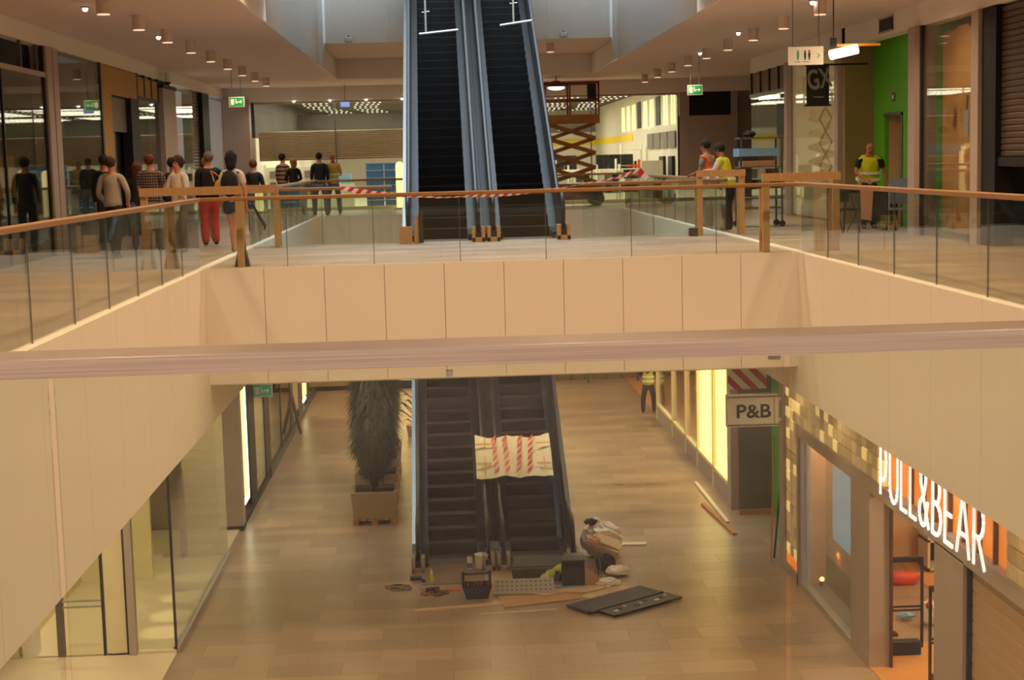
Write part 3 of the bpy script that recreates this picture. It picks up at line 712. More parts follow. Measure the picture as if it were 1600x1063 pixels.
MB().tube([(0, -.2, 1.32), (-.02, -.1, 1.5), (-.1, .02, 1.56), (.02, -.16, 1.5), (.22, -.2, 1.32)], .014, 6).build('strap', 'cloth_ochre', t)
t = thing('paper_umbrella', 'furled black umbrella hanging at the backpack woman\'s side', 'umbrella', (-3.5, 29.1, 0))
MB().tube([(0, 0, .95), (.12, 0, .7), (.24, -.05, .5), (.22, -.06, .42)], [.012, .03, .03, .01], 8).build('canopy', 'cloth_charcoal', t)
MB().tube([(0, 0, .95), (-.03, 0, 1.02), (0, 0, 1.06)], .01, 6).build('handle', 'cloth_black', t)
t = bpy.data.objects.get('paper_umbrella'); t.name = 'umbrella'

# ------------------------------------------------------------------ upper left shopfronts (plane x = WL)
def pane(name, x0, x1, y0, y1, z0, z1, m='shop_glass', parent=None): return B(name, m, x0, x1, y0, y1, z0, z1, parent)
W = WL
# interiors: dark shells behind the glass
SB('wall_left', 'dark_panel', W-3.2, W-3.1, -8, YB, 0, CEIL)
for y in (31.05, 35.0, 39.0, 44.2, 50.8): SB('wall_left_divider', 'grey_panel', W-3.1, W-.05, y-.06, y+.06, 0, 3.97)
s1 = sempty('window_1', (0, 0, 0))
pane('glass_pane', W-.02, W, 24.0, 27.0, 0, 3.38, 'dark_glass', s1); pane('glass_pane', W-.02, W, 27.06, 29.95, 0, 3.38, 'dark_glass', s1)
B('mullion', 'black_metal', W-.04, W+.02, 27.0, 27.06, 0, 3.4, s1); B('transom', 'mall_column', W-.08, W+.03, 20, 30, 3.38, 3.47, s1)
B('mullion', 'black_metal', W-.05, W+.02, 29.9, 30.02, 0, 3.97, s1)
for y in (27.0, 28.6, 29.7): B('transom_mullion', 'dull_steel', W-.1, W-.04, y-.03, y+.03, 3.47, 3.97, s1)
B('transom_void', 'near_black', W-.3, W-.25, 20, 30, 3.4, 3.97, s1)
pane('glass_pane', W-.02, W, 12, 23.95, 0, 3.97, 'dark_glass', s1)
SB('wall_left_pier', 'mall_column', W-.25, W+.06, 30.02, 30.42, 0, 3.97); SB('wall_left_pier_2', 'mall_column', W-.25, W+.06, 30.5, 30.9, 0, 3.97)
B('poster_scraps', 'osb', W-.4, W-.38, 24.5, 29.0, 1.15, 1.9, s1)
s2 = sempty('window_2')
pane('glass_pane', W-.02, W, 30.98, 34.9, .02, 3.95, 'dark_glass', s2); B('frame', 'black_metal', W-.06, W+.02, 34.86, 35.0, 0, 3.97, s2); B('frame', 'mall_column', W-.06, W+.02, 30.92, 30.98, 0, 3.97, s2)
# plywood surround with small roller shutter and dark doorway
s3 = sempty('door_1')
B('plywood_panel', 'osb', W-.04, W+.01, 35.02, 36.0, 0, 3.95, s3); B('plywood_panel', 'osb', W-.04, W+.01, 36.004, 39.1, 3.32, 3.95, s3)
mb = MB()
for k in range(14): mb.prism([(W-.1, 2.52+k*.055), (W-.085, 2.545+k*.055), (W-.1, 2.57+k*.055)], 36.0, 38.1, 'Y')
mb.box(W-.13, W-.1, 36, 38.1, 2.5, 3.3)
o = mb.build('roller_shutter', 'shutter', s3)
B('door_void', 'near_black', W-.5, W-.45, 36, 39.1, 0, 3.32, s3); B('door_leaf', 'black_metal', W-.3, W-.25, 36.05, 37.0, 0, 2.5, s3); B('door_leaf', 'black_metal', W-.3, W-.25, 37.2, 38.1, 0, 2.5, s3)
B('frame', 'dull_steel', W-.26, W-.2, 37.0, 37.2, 0, 2.5, s3); B('frame', 'near_black', W-.2, W+.03, 38.1, 39.1, 0, 3.3, s3)
s4 = sempty('window_3')
for k, (a, b) in enumerate([(39.2, 40.05), (40.15, 41.0), (41.1, 41.95)]): B('plywood_panel', 'osb', W-.05, W, a, b, 3.42, 3.9, s4)
B('transom', 'black_metal', W-.06, W+.02, 39.1, 42.05, 3.34, 3.42, s4)
for y in (39.12, 40.1, 41.05, 42.0): B('mullion', 'black_metal', W-.06, W+.02, y-.05, y+.05, 3.34, 3.97, s4)
pane('glass_pane', W-.02, W, 39.2, 42.0, 0, 3.34, 'dark_glass', s4)
SB('wall_left_pier_3', 'mall_column', W-.3, W+.12, 42.1, 44.1, 0, 3.75); SB('trim_3', 'near_black', W-.3, W+.14, 42.05, 44.15, 3.75, 3.85)
s5 = sempty('window_4')
mat('lit_poster', (214, 206, 200), .6, emit=.5, emit_rgb=(214, 212, 214), var=.2, scale=1.5, stretch=(1, 1, .3)); mat('tree_light', (255, 220, 130), .5, emit=6, emit_rgb=(255, 220, 120))
B('back_panel', 'lit_poster', W-.35, W-.3, 44.4, 47.7, 0, 3.9, s5)
MB().cyl(0, 0, 0, .03, .75, n=24).build('round_emblem', 'pale_blue', s5).matrix_local = Matrix.Translation((W-.29, 45.4, 1.95)) @ Matrix.Rotation(PI/2, 4, 'Y')
B('blue_strip', 'blue_plastic', W-.3, W-.2, 44.35, 44.6, 0, 2.3, s5)
mb = MB()
for k in range(26): mb.ball((W-.2+rnd.uniform(-.03, .03), 44.42+rnd.uniform(-.06, .06), 2.35+k*.045), .02, seg=6, ring=4)
o = mb.build('light_string', 'tree_light', s5); o['kind'] = 'stuff'
pane('glass_pane', W-.02, W, 44.3, 47.75, 0, 3.95, 'shop_glass', s5)
s6 = sempty('door_2')
mb = MB()
for k in range(40): mb.prism([(W-.1, k*.098), (W-.07, k*.098+.045), (W-.1, k*.098+.09)], 47.9, 49.5, 'Y')
mb.box(W-.13, W-.1, 47.9, 49.5, 0, 3.95); mb.build('roller_shutter', 'shutter_dark', s6)
B('frame', 'near_black', W-.2, W+.05, 49.5, 50.9, 0, 3.95, s6)
s7 = sempty('window_5')
B('frosted_panel', 'lit_poster', W-.1, W-.05, 51.0, 54.6, 0, 3.85, s7); pane('glass_pane', W-.02, W, 51.0, 54.7, 0, 3.85, 'shop_glass', s7)
SB('wall_left_corner', 'mall_column', W-.1, W+.9, 54.5, 55.0, 0, 3.9)

# ------------------------------------------------------------------ upper right shopfronts (plane x = WR)
W = WR
SB('wall_right', 'grey_panel', W+4.5, W+4.6, -8, YB, 0, CEIL)
s8 = sempty('window_6')
mat('bronze', (112, 84, 58), .5, var=.1)
for k, (a, b) in enumerate([(39.75, 40.8), (40.9, 41.95), (42.05, 43.1), (43.2, 44.3)]): B('wood_panel', 'bronze', W+.02, W+.05, a, b, 3.28, 3.86, s8)
for y in (40.85, 42.0, 43.15, 44.38): B('mullion', 'black_metal', W-.02, W+.06, y-.06, y+.06, 3.22, 3.88, s8)
B('transom', 'dull_steel', W-.04, W+.06, 39.7, 44.45, 3.18, 3.28, s8)
pane('glass_pane', W, W+.02, 39.7, 44.4, .02, 3.18, 'dark_glass', s8)
B('back_wall', 'olive_wall', W+2, W+2.1, 39.7, 46, 0, 3.2, s8)
for y in (40.4, 42.4): B('white_partition', 'lit_poster', W+1.0, W+1.06, y-.35, y+.35, .9, 2.3, s8)
B('low_wall', 'bronze', W+.9, W+1.0, 39.7, 44.4, 0, .95, s8)
SB('wall_right_pier', 'mall_column', W-.12, W+.2, 39.35, 39.62, 0, 3.88)
s9 = sempty('window_7')
mat('paper_lit', (230, 206, 156), .7, emit=.18, emit_rgb=(255, 226, 170), var=.15, scale=1.2)
B('papered_pane', 'paper_lit', W+.05, W+.08, 34.7, 39.35, .05, 3.85, s9)
pane('glass_pane', W, W+.02, 34.7, 39.35, .02, 3.86, 'shop_glass', s9)
mb = MB()     # strips of masking tape forming diamonds on the paper
for k in range(4):
    for s_ in (-1, 1): mb.cbox(W+.04, 36.0, 1.0+k*.55, .008, 1.3, .05, rx=s_*.45)
mb.build('tape_strips', 'kraft_paper', s9)
SB('wall_right_pier_2', 'mall_column', W-.1, W+.25, 34.35, 34.65, 0, 3.88)
# niche with olive side wall, green back wall and door
SB('wall_right_niche_side', 'olive_wall', W, W+.75, 34.1, 34.35, 0, CEIL)
spot(9.25, 31.6, 4.2, 70, (1, .85, .55), 160, .08)  # spot added without a fixture to brighten the green niche
SB('wall_right_niche_green', 'green_wall', W+.65, W+.75, 33.3, 34.1, 0, CEIL)
SB('wall_right_niche_green_2', 'green_wall', W+.65, W+.75, 29.0, 32.0, 0, CEIL)
SB('wall_right_niche_green_3', 'green_wall', W+.65, W+.75, 32.0, 33.3, 2.35, CEIL)
s10 = sempty('door_3'); B('door_reveal', 'beige_wall', W+.75, W+1.3, 33.3, 33.36, 0, 2.35, s10); B('door_leaf', 'beige_wall', W+1.0, W+1.05, 32.3, 33.3, 0, 2.3, s10)
B('door_frame', 'dull_steel', W+.63, W+.8, 31.95, 32.07, 0, 2.38, s10); B('door_frame', 'dull_steel', W+.63, W+.8, 31.95, 33.35, 2.33, 2.40, s10); B('door_frame', 'beige_wall', W+.7, W+1.05, 32.07, 32.3, 0, 2.33, s10)
t = thing('wall_plate', 'small square sign plate on the green wall above the niche door', 'sign', (W+.64, 32.6, 2.72)); MB().box(-.01, 0, -.1, .1, -.09, .09).build('plate', 'bronze', t); MB().box(-.014, -.01, -.05, .05, -.04, .04).build('emblem', 'white_plastic', t)
SB('wall_right_niche_back', 'grey_panel', W+1.6, W+1.7, 29, 34.4, 0, CEIL)
SB('wall_right_pier_3', 'mall_column', W-.12, W+.3, 28.7, 29.1, 0, 3.88)
s11 = sempty('window_8')
pane('glass_pane', W, W+.02, 25.75, 28.68, .02, 3.86, 'shop_glass', s11)
B('frame', 'black_metal', W-.02, W+.05, 28.6, 28.7, 0, 3.88, s11)
SB('wall_right_pier_4', 'mall_column', W-.08, W+.3, 25.4, 25.75, 0, 3.86)
mat('plywood_sheet', (208, 156, 100), .65, var=.14, scale=2, stretch=(1, 4, .4))
for k, (a, b, dx, zt_) in enumerate([(28.35, 27.5, .30, 3.72), (27.48, 26.85, .26, 3.76), (26.83, 26.2, .22, 3.7)]):
    B('plywood_sheet', 'plywood_sheet', W+dx, W+dx+.02, b, a, .1, zt_, s11)
spot(8.0, 26.9, 4.15, 170, (1, .76, .5), 160, .06); B('dark_backing', 'dark_panel', W+1.4, W+1.45, 25.4, 28.7, 0, 3.88, s11)  # extra spot, no housing, added to lift the plywood sheets behind the glass
for (y, z, w_, h_, m_) in [(27.6, 2.2, .35, .32, 'osb'), (26.9, 2.3, .3, .5, 'osb')]:
    mb = MB(); mb.cbox(W+.2, y, z, .02, w_, h_, rx=.2); mb.build('brown_paper_scrap', m_, s11)
B('paper_notice', 'grey_panel', W-.012, W-.004, 26.05, 26.3, 1.8, 2.25, s11)
s12 = sempty('door_4')
B('frame', 'near_black', W-.02, W+.3, 24.75, 25.38, 0, 3.86, s12)
for k in range(24):
    z = 1.45+k*.1
    if k == 0:
        o = MB().prism([(0, 0), (-.022, .02), (-.022, .075), (0, .096)], 12.0, 24.75, 'Y').build('slat', 'shutter_dark', s12); sl = o.data
    else: o = bpy.data.objects.new('slat', sl); COL.objects.link(o); o.parent = s12
    o.location = (W+.1, 0, z)
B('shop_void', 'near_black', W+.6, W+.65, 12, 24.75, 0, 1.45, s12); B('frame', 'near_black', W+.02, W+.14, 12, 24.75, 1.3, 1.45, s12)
t = thing('ceiling_vent', 'dark square vent in the right bulkhead above the green niche', 'vent', (W-.01, 30.9, 4.09)); MB().box(-.02, 0, -.45, .45, -.12, .12).build('grille', 'near_black', t); MB().box(-.03, -.005, -.5, .5, -.15, -.12).box(-.03, -.005, -.5, .5, .12, .15).build('frame', 'mall_column', t)

# ------------------------------------------------------------------ upper end wall: large lit store
SX = [-6.4, 8.55]
sb = sempty('floor_store')
B('store_floor', 'pale_stone', SX[0]-.3, 14, YB, 86, -.02, 0, sb)
mat('grey_ceiling', (72, 72, 66), .8)
B('store_ceiling', 'grey_ceiling', SX[0], 14, YB, 86, 4.25, 4.35, sb)
mat('store_wall', (232, 228, 212), .6, var=.03); B('store_rear_wall', 'store_wall', SX[0]-.5, 14, 85.8, 86, 0, 4.3, sb)
B('store_side_wall', 'store_wall', SX[1], SX[1]+.1, YB+.1, 86, 0, 4.3, sb); B('store_side_wall', 'store_wall', SX[0]-.1, SX[0], YB+.1, 86, 0, 2.6, sb); B('store_side_wall', 'grey_ceiling', SX[0]-.1, SX[0]+.01, YB+.1, 86, 2.6, 4.3, sb); B('store_header', 'grey_ceiling', SX[0], 2.2, 72, 72.1, 2.3, 3.9, sb)
mat('yellow_band', (250, 220, 30), .5, var=.02)
B('yellow_band', 'yellow_band', -.5, SX[1], 84.0, 84.1, 2.32, 2.6, sb); B('band_wall', 'white_shelf', -.5, SX[1], 84.1, 84.15, 0, 3.0, sb)
B('yellow_band', 'yellow_band', SX[1]-.04, SX[1], 68, 84, 2.32, 2.6, sb)
for k in range(9):
    y = YB+.8+k*1.9
    if k in (2, 5): B('dark_niche', 'dark_panel', SX[1]-.03, SX[1], y-.2, y+1.0, 2.8, 3.9, sb)
    else:
        for d in (0, .65): B('lit_recess', 'lit_cream', SX[1]-.03, SX[1], y+d-.12, y+d+.12, 2.75, 3.85, sb)
    B('display_panel', 'grey_panel', SX[1]-.08, SX[1]-.03, y-.3, y+1.3, 1.9, 2.5, sb) if k < 4 else None
for y in (55.9, 58.2): B('black_display', 'near_black', SX[1]-.12, SX[1]-.02, y, y+1.0, .75, 1.6, sb)
# rows of store ceiling lamps: small bars
mb = MB()
lx = [(-5.6, -4.4), (-3.6, -2.4), (-1.4, -.2), (.8, 2.0), (3.0, 4.2), (5.2, 6.4), (7.0, 8.2)]
for r in range(14):
    y = YB+1.2+r*2.1
    for i, (a, b) in enumerate(lx):
        o_ = .25*math.sin(i*5.1+r*.7)
        for q in range(5):
            x = a+o_+q*(b-a)/5
            mb.box(x, x+.10, y-.02, y+.02, 4.17, 4.2)
mat('bar_glow', (255, 250, 230), .5, emit=1.3); o = mb.build('store_lamp_bars', 'bar_glow', sb); o['kind'] = 'stuff'
for x in (-4, .5, 5.0):
    for y in (57.5, 63, 69, 77): area(x, y, 4.1, 3.5, 5, 240, (1.0, .90, .70))
# glazing in front; rolled shutter across the left half
wb = sempty('window_9')
B('rail_top', 'mall_column', SX[0], 8.9, YB-.05, YB+.05, 3.75, 3.85, wb)
for (a, b) in [(-6.38, -3.6), (-3.55, -.8), (-.75, 2.2), (2.25, 5.4), (5.45, 8.5)]:
    pane('glass_pane', a, b, YB-.02, YB, .02, 3.76, 'shop_glass', wb)
    B('mullion', 'dull_steel', b+.005, b+.045, YB-.03, YB+.03, 0, 3.76, wb)
mb = MB()
for k in range(15): mb.prism([(YB+.3, 1.82+k*.066), (YB+.27, 1.85+k*.066), (YB+.3, 1.882+k*.066)], -6.3, 2.2, 'X')
mb.box(-6.3, 2.2, YB+.3, YB+.34, 1.78, 2.82)
mat('shutter_light', (186, 168, 150), .45, .1); o = mb.build('half_lowered_shutter', 'shutter_light', wb); o['kind'] = 'stuff'
for x in (-5.9, -4.9, -3.7, -2.45, -1.2, 4.0, 6.5): spot(x, 54.2, 3.75, 45, (1, .74, .45), 150, .06)
B('threshold', 'cream_wall', SX[0], 8.5, YB-.15, YB+.1, 0, .12, wb)
SB('wall_back_pier', 'mall_column', 8.55, 10.6, YB-.2, YB+.2, 0, 3.0); SB('wall_back_pier_2', 'mall_column', 8.55, 8.9, YB-.22, YB+.2, 0, 3.83)
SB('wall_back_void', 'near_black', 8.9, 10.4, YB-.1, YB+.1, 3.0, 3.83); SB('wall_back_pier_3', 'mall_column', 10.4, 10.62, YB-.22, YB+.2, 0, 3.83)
SB('wall_back_pier_4', 'grey_panel', 10.6, 11.4, YB-.1, YB+.3, 0, 3.83)
mat('orange_wall', (206, 140, 40), .6); mat('brown_wall', (84, 62, 44), .7)
SB('wall_back_recess', 'orange_wall', 11, 17, 60, 60.1, 0, 2.3); SB('wall_back_recess_2', 'brown_wall', 11, 17, 60, 60.1, 2.3, 4.3)
spot(12.4, 57.5, 3.3, 60, (1, .7, .3), 160)
SB('ceiling_recess', 'brown_wall', 10, 17, YB, 60, 4.25, 4.3); SB('floor_recess', 'upper_tiles', 14, 17, YB-12, 60, -.3, 0)
t = thing('pendant_lamp', 'long warm glowing lamp inside the brown recess at far right end', 'lamp', (12.1, 57, 3.62)); MB().tube([(-.5, 0, 0), (.5, 0, .06)], .07, 8).build('tube', 'lamp_glow', t); MB().tube([(0, 0, .05), (0, 0, .65)], .015, 6).build('stem', 'black_metal', t)

# merchandise inside the store, each fixture its own thing
def gondola(name, label, x, y, m_panel, group=None, w=1.7, h=1.55, hooks=True):
    t = thing(name, label, 'shelf', (x, y, 0), 0, group)
    B('back_panel', m_panel, -w/2, w/2, -.02, .02, .1, h, t); B('base', 'white_shelf', -w/2, w/2, -.3, .3, 0, .12, t)
    for s_ in (-1, 1): B('upright', 'white_shelf', s_*w/2-.03, s_*w/2+.03, -.05, .05, 0, h+.1, t)
    if hooks:
        r_ = random.Random(int(x*100))
        for i in range(4):
            for j in range(3):
                if r_.random() < .75: B('hung_item', r_.choice(['grey_panel', 'near_black', 'dull_steel', 'white_plastic']), -w/2+.15+i*w/4, -w/2+.4+i*w/4-.02, -.1, -.03, .35+j*.4, .35+j*.4+.26, t)
    return t
gondola('display_wall', 'white pegboard wall with hung goods behind the shaven-headed person', -5.5, 57.5, 'white_shelf')
gondola('display_wall', 'white pegboard wall with hung goods left of the striped jumper', -4.6, 59.0, 'white_shelf')
t = thing('round_rack', 'low white glass display counter beside the blond woman', 'counter', (-3.85, 57.8, 0)); B('base', 'white_shelf', -.7, .7, -.3, .3, 0, .9, t); B('glass_top', 'pale_blue', -.6, .6, -.25, .25, .92, 1.25, t)
def crates(label, x, y, n_, cols, m='blue_plastic', sz=(.62, .5, .27)):
    t = thing('crate_stack', label, 'crates', (x, y, 0))
    for i in range(cols):
        for k in range(n_):
            o = MB().box(-sz[0]/2, sz[0]/2, -sz[1]/2, sz[1]/2, .01, sz[2]-.01).box(-sz[0]/2-.02, sz[0]/2+.02, -sz[1]/2-.02, sz[1]/2+.02, sz[2]-.05, sz[2]-.01).build('crate', m, t); o.location = (i*(sz[0]+.05), 0, k*sz[2])
    return t
crates('stack of blue plastic crates, shorter, right of the navy-jacketed man', -2.35, 57.5, 6, 2)
crates('tall stack of blue plastic crates with yellow label next to the escalator', -.95, 57.2, 7, 2)
def totem(label, x, y, h=1.65):
    t = thing('display_totem', label, 'display stand', (x, y, 0)); pts = [(-.14, .06), (.14, .06)] + [(.14*math.cos(R(a)), h-.14+.14*math.sin(R(a))) for a in range(0, 181, 20)]
    MB().prism(pts, -.03, .03, 'Y').build('board', 'lit_cream', t); B('foot', 'white_shelf', -.22, .22, -.18, .18, 0, .06, t)
totem('white round-topped display board before the blue crates', -1.35, 54.0); totem('white round-topped display board close beside the left escalator', -.55+.05, 54.2, 1.7)
for i, (x, y, w_) in enumerate([(5.2, 62, 1.5), (7.1, 61.5, 1.9), (7.6, 67, 1.5)]):
    t = thing('display_table', ['white display table with black boxes, left one behind the scissor lift', 'white display table with black boxes in the middle of the bright store', 'small white display table deepest in the bright store'][i], 'table', (x, y, 0))
    B('tabletop', 'white_shelf', -w_/2, w_/2, -.4, .4, 1.1, 1.16, t)
    for sx in (-1, 1):
        for sy in (-1, 1): B('leg', 'white_shelf', sx*(w_/2-.06)-.03, sx*(w_/2-.06)+.03, sy*.34-.03, sy*.34+.03, 0, 1.1, t)
    for k in range(int(w_/.55)): o = tag(B('goods_box', 'near_black', x-w_/2+.1+k*.5, x-w_/2+.55+k*.5, y-.2, y+.2, 1.16, 1.72), 'black goods box on the %s white store table, %s from its left end' % (['left', 'middle', 'deepest'][i], ['first', 'second', 'third', 'fourth'][k]), 'box', 'black boxes on the store tables')
for i, (x, y, m_, h_) in enumerate([(4.0, 58.6, 'near_black', 1.3), (5.3, 58.4, 'denim', 1.1), (6.3, 57.6, 'grey_panel', 1.1), (7.1, 58.4, 'near_black', 1.3), (7.9, 63.5, 'cloth_peach', 1.9)]):
    t = thing('goods_rack', ['black goods rack right beside the scissor lift foot', 'blue-grey goods rack right of the scissor lift', 'grey goods rack in the middle of the bright store front', 'tall black goods rack left of the white cash counter', 'pinkish goods rack deep behind the white cash counter'][i], 'shelf', (x, y, 0))
    for k_ in range(3): B('shelf_board', 'white_shelf', -.42, .42, -.2, .2, .3+k_*(h_-.3)/2-.02, .3+k_*(h_-.3)/2, t)
    for s_ in (-.42, .42): B('upright', 'white_shelf', s_-.02, s_+.02, -.2, .2, 0, h_+.25, t)
    for q in range(6): B('goods', [m_, 'near_black', m_, 'white_plastic'][q % 4], -.38+(q % 3)*.26, -.16+(q % 3)*.26, -.15, .15, .3+(q//3)*(h_-.3)/2, .3+(q//3)*(h_-.3)/2+.34, t)
t = thing('cash_counter', 'white cash counter at the right of the bright store, with red bracket', 'counter', (7.9, 57.6, 0)); B('body', 'white_shelf', -.4, .4, -.3, .3, 0, 1.45, t); B('bracket', 'hi_vis_orange', -.9, -.3, -.05, .05, 1.25, 1.32, t); B('bracket_post', 'hi_vis_orange', -.5, -.4, -.06, .06, .9, 1.5, t)
t = thing('potted_plant', 'small dark potted plant by the store entrance pier', 'plant', (7.9, 56.0, 0)); MB().cyl(0, 0, 0, .35, .16, .2).build('pot', 'black_metal', t)
mb = MB(); r_ = random.Random(5)
for k in range(26):
    a = r_.uniform(0, 6.28); l = r_.uniform(.3, .6); mb.tube([(0, 0, .35), (math.cos(a)*l*.3, math.sin(a)*l*.3, .35+l*.7), (math.cos(a)*l*.7, math.sin(a)*l*.7, .35+l*.9)], [.02, .03, .005], 4)
mb.build('leaves', 'foliage', t)
for i, (x, y) in enumerate([(-5.7, 53.0), (2.95, 53.4)]): pass

# scissor lift by the end wall
t = thing('scissor_lift', 'raised scissor lift with brown arms and red guard cage right of escalators', 'lift', (4.35, 52.6, 0))
mat('lift_orange', (150, 92, 30), .5, var=.15); mat('lift_red', (120, 30, 24), .5, var=.1)
B('chassis', 'lift_red', -.75, 1.15, -.5, .5, .2, .62, t); B('chassis_tray', 'lift_orange', -.7, 1.1, -.45, .45, .62, .75, t)
for sx in (-.55, .95):
    for sy in (-.5, .5): MB().cyl(0, 0, -.09, .09, .25, n=18).build('wheel', 'black_rubber', t).matrix_local = Matrix.Translation((sx, sy, .25)) @ Matrix.Rotation(PI/2, 4, 'X')
zz = .8; hh = .49; 
for k in range(4):
    for sy in (-.38, .38):
        for s_ in (0, 1):
            a, b = ((-.6, zz), (.95, zz+hh)) if s_ else ((.95, zz), (-.6, zz+hh))
            L = math.hypot(b[0]-a[0], b[1]-a[1]); ang = math.atan2(b[1]-a[1], b[0]-a[0])
            MB().box(-L/2, L/2, -.035, .035, -.06, .06).build('scissor_arm', 'lift_orange', t).matrix_local = Matrix.Translation(((a[0]+b[0])/2, sy+(.04 if s_ else -.04), (a[1]+b[1])/2)) @ Matrix.Rotation(-ang, 4, 'Y')
    zz += hh
B('platform', 'lift_orange', -.75, 1.1, -.5, .5, zz, zz+.3, t)
for x in (-.72, .1, 1.07):
    for y in (-.48, .48): B('guard_post', 'lift_red', x-.03, x+.03, y-.03, y+.03, zz+.3, zz+1.35, t)
for z in (.75, 1.32):
    for y in (-.48, .48): B('guard_rail', 'lift_red', -.75, 1.1, y-.03, y+.03, zz+z, zz+z+.07, t)
    for x in (-.72, 1.07): B('guard_rail', 'lift_red', x-.03, x+.03, -.48, .48, zz+z, zz+z+.07, t)
B('control_box', 'near_black', .7, .95, -.52, -.3, zz+.8, zz+1.3, t)
t = thing('hanging_lamp', 'bright round industrial lamp glowing above the lift cage', 'lamp', (3.95, 51.4, 3.95))
MB().cyl(0, 0, 0, .2, .36, .12, n=20).build('shade', 'lift_red', t); MB().ball((0, 0, -.02), .28, sq=(1, 1, .28), seg=18, ring=8).build('glow', 'led_white', t); MB().tube([(0, 0, .2), (0, 0, .36)], .02).build('stem', 'black_metal', t)

# ------------------------------------------------------------------ ceiling lamps and signs
ORD = ['nearest', 'second', 'third', 'fourth', 'fifth', 'sixth', 'seventh', 'eighth', 'ninth', 'tenth', 'eleventh']
first = None
def lamp_copy(name, src, lab, grp, loc):
    o = copy_tree(src); o.location = loc; o['label'] = lab; o['group'] = grp; return o
for side, rows in (('left', LAMPS_L), ('right', LAMPS_R)):
    for k, (x, y) in enumerate([q for q in rows if q[1] > 24]):
        g = 'downlights %s of the ceiling opening' % side
        lab = 'cylindrical ceiling downlight, %s from the camera in the row %s of the ceiling opening' % (ORD[k], side)
        if first is None:
            first = thing('ceiling_downlight', lab, 'lamp', (x, y, CEIL), 0, g)
            MB().cyl(0, 0, -.25, 0, .11, n=20).build('housing', 'ceiling_paint', first); MB().cyl(0, 0, -.262, -.25, .10, n=20).build('lens', 'lamp_soft', first)
        else: lamp_copy('ceiling_downlight', first, lab, g, (x, y, CEIL))
sp = None
for (x, y, w_) in [(-5.75, 26.3, 'beside the nearest left downlight'), (-5.6, 32.2, 'beside the third left downlight'), (6.75, 27.8, 'beside the toilet sign hangers'), (6.72, 34.5, 'beside the fourth right downlight'), (6.95, 40.9, 'beside the sixth right downlight'), (7.3, 51.5, 'above the upper right exit sign'),
                   (-4.95, 53.75, 'leftmost over the end store glazing'), (-3.7, 53.75, 'second from left over the end store glazing'), (-2.45, 53.75, 'third from left over the end store glazing'), (-1.2, 53.75, 'fourth over the end store glazing, next to the escalator')]:
    row = y > 53; lab = 'tiny bright spot lamp ' + w_
    if sp is None:
        sp = thing('spot_lamp', lab, 'lamp', (x, y, CEIL), 0, 'tiny ceiling spots'); MB().cyl(0, 0, -.03, 0, .07, n=14).build('ring', 'aluminium', sp); MB().ball((0, 0, -.04), .045, seg=10, ring=6).build('bulb', 'sparkle', sp)
    else:
        o = lamp_copy('spot_lamp', sp, lab, 'end wall spots' if row else 'tiny ceiling spots', (x, y, CEIL))
        if row:
            o.location = (x, 54.62, 3.87)
for (x, y, l_) in [(-.3, 44.6, 'nearest of three left of the escalators'), (-.3, 46.7, 'middle of three left of the escalators'), (-.3, 48.6, 'farthest of three left of the escalators'), (3.3, 44.8, 'single one right of the escalators')]:
    lamp_copy('ceiling_downlight', first, 'downlight on the raised tan soffit, ' + l_, 'downlights on the raised soffit', (x, y, SOF))

def exit_sign(label, x, y, z, zc):
    t = thing('exit_sign', label, 'sign', (x, y, z)); B('frame', 'sign_frame', -.21, .21, -.02, .02, -.135, .135, t); B('face', 'sign_green', -.19, .19, -.026, -.02, -.115, .115, t)
    B('door_symbol', 'white_plastic', -.16, -.07, -.03, -.026, -.08, .08, t)
    mb = MB(); mb.box(.02, .1, -.03, -.026, -.012, .012); mb.add([(.1, -.03, -.05), (.15, -.03, 0), (.1, -.03, .05), (.1, -.026, -.05), (.15, -.026, 0), (.1, -.026, .05)], [(0, 1, 2), (3, 5, 4), (0, 3, 4, 1), (1, 4, 5, 2), (2, 5, 3, 0)]); mb.build('arrow', 'white_plastic', t)
    mb = MB(); mb.ball((-.02, -.03, .06), .018, seg=8, ring=5); mb.tube([(-.03, -.03, .04), (-.01, -.03, 0), (.02, -.03, -.05)], .009, 5); mb.tube([(-.01, -.03, 0), (-.05, -.03, -.05)], .008, 5); mb.tube([(-.06, -.03, .02), (-.02, -.03, .03), (.01, -.03, .01)], .007, 5); mb.build('running_figure', 'white_plastic', t)
    MB().tube([(-.12, 0, .135), (-.12, 0, zc-z)], .008, 5).build('hanger', 'dull_steel', t); MB().tube([(.12, 0, .135), (.12, 0, zc-z)], .008, 5).build('hanger', 'dull_steel', t)
exit_sign('green exit sign hanging at the upper left corner before the end store', -5.45, 43, 3.37, CEIL)
exit_sign('green exit sign hanging at the upper right above the orange-vested worker', 7.15, 43, 3.4, CEIL)
exit_sign('green exit sign hanging on the lower floor, left side', -4.45, 37.5, -3.82, -2.45)
exit_sign('green exit sign hanging on the lower floor in front of the bright shopfront', 5.75, 34, -2.98, -2.3)
bpy.data.objects['exit_sign.002'].scale = (1.15,)*3

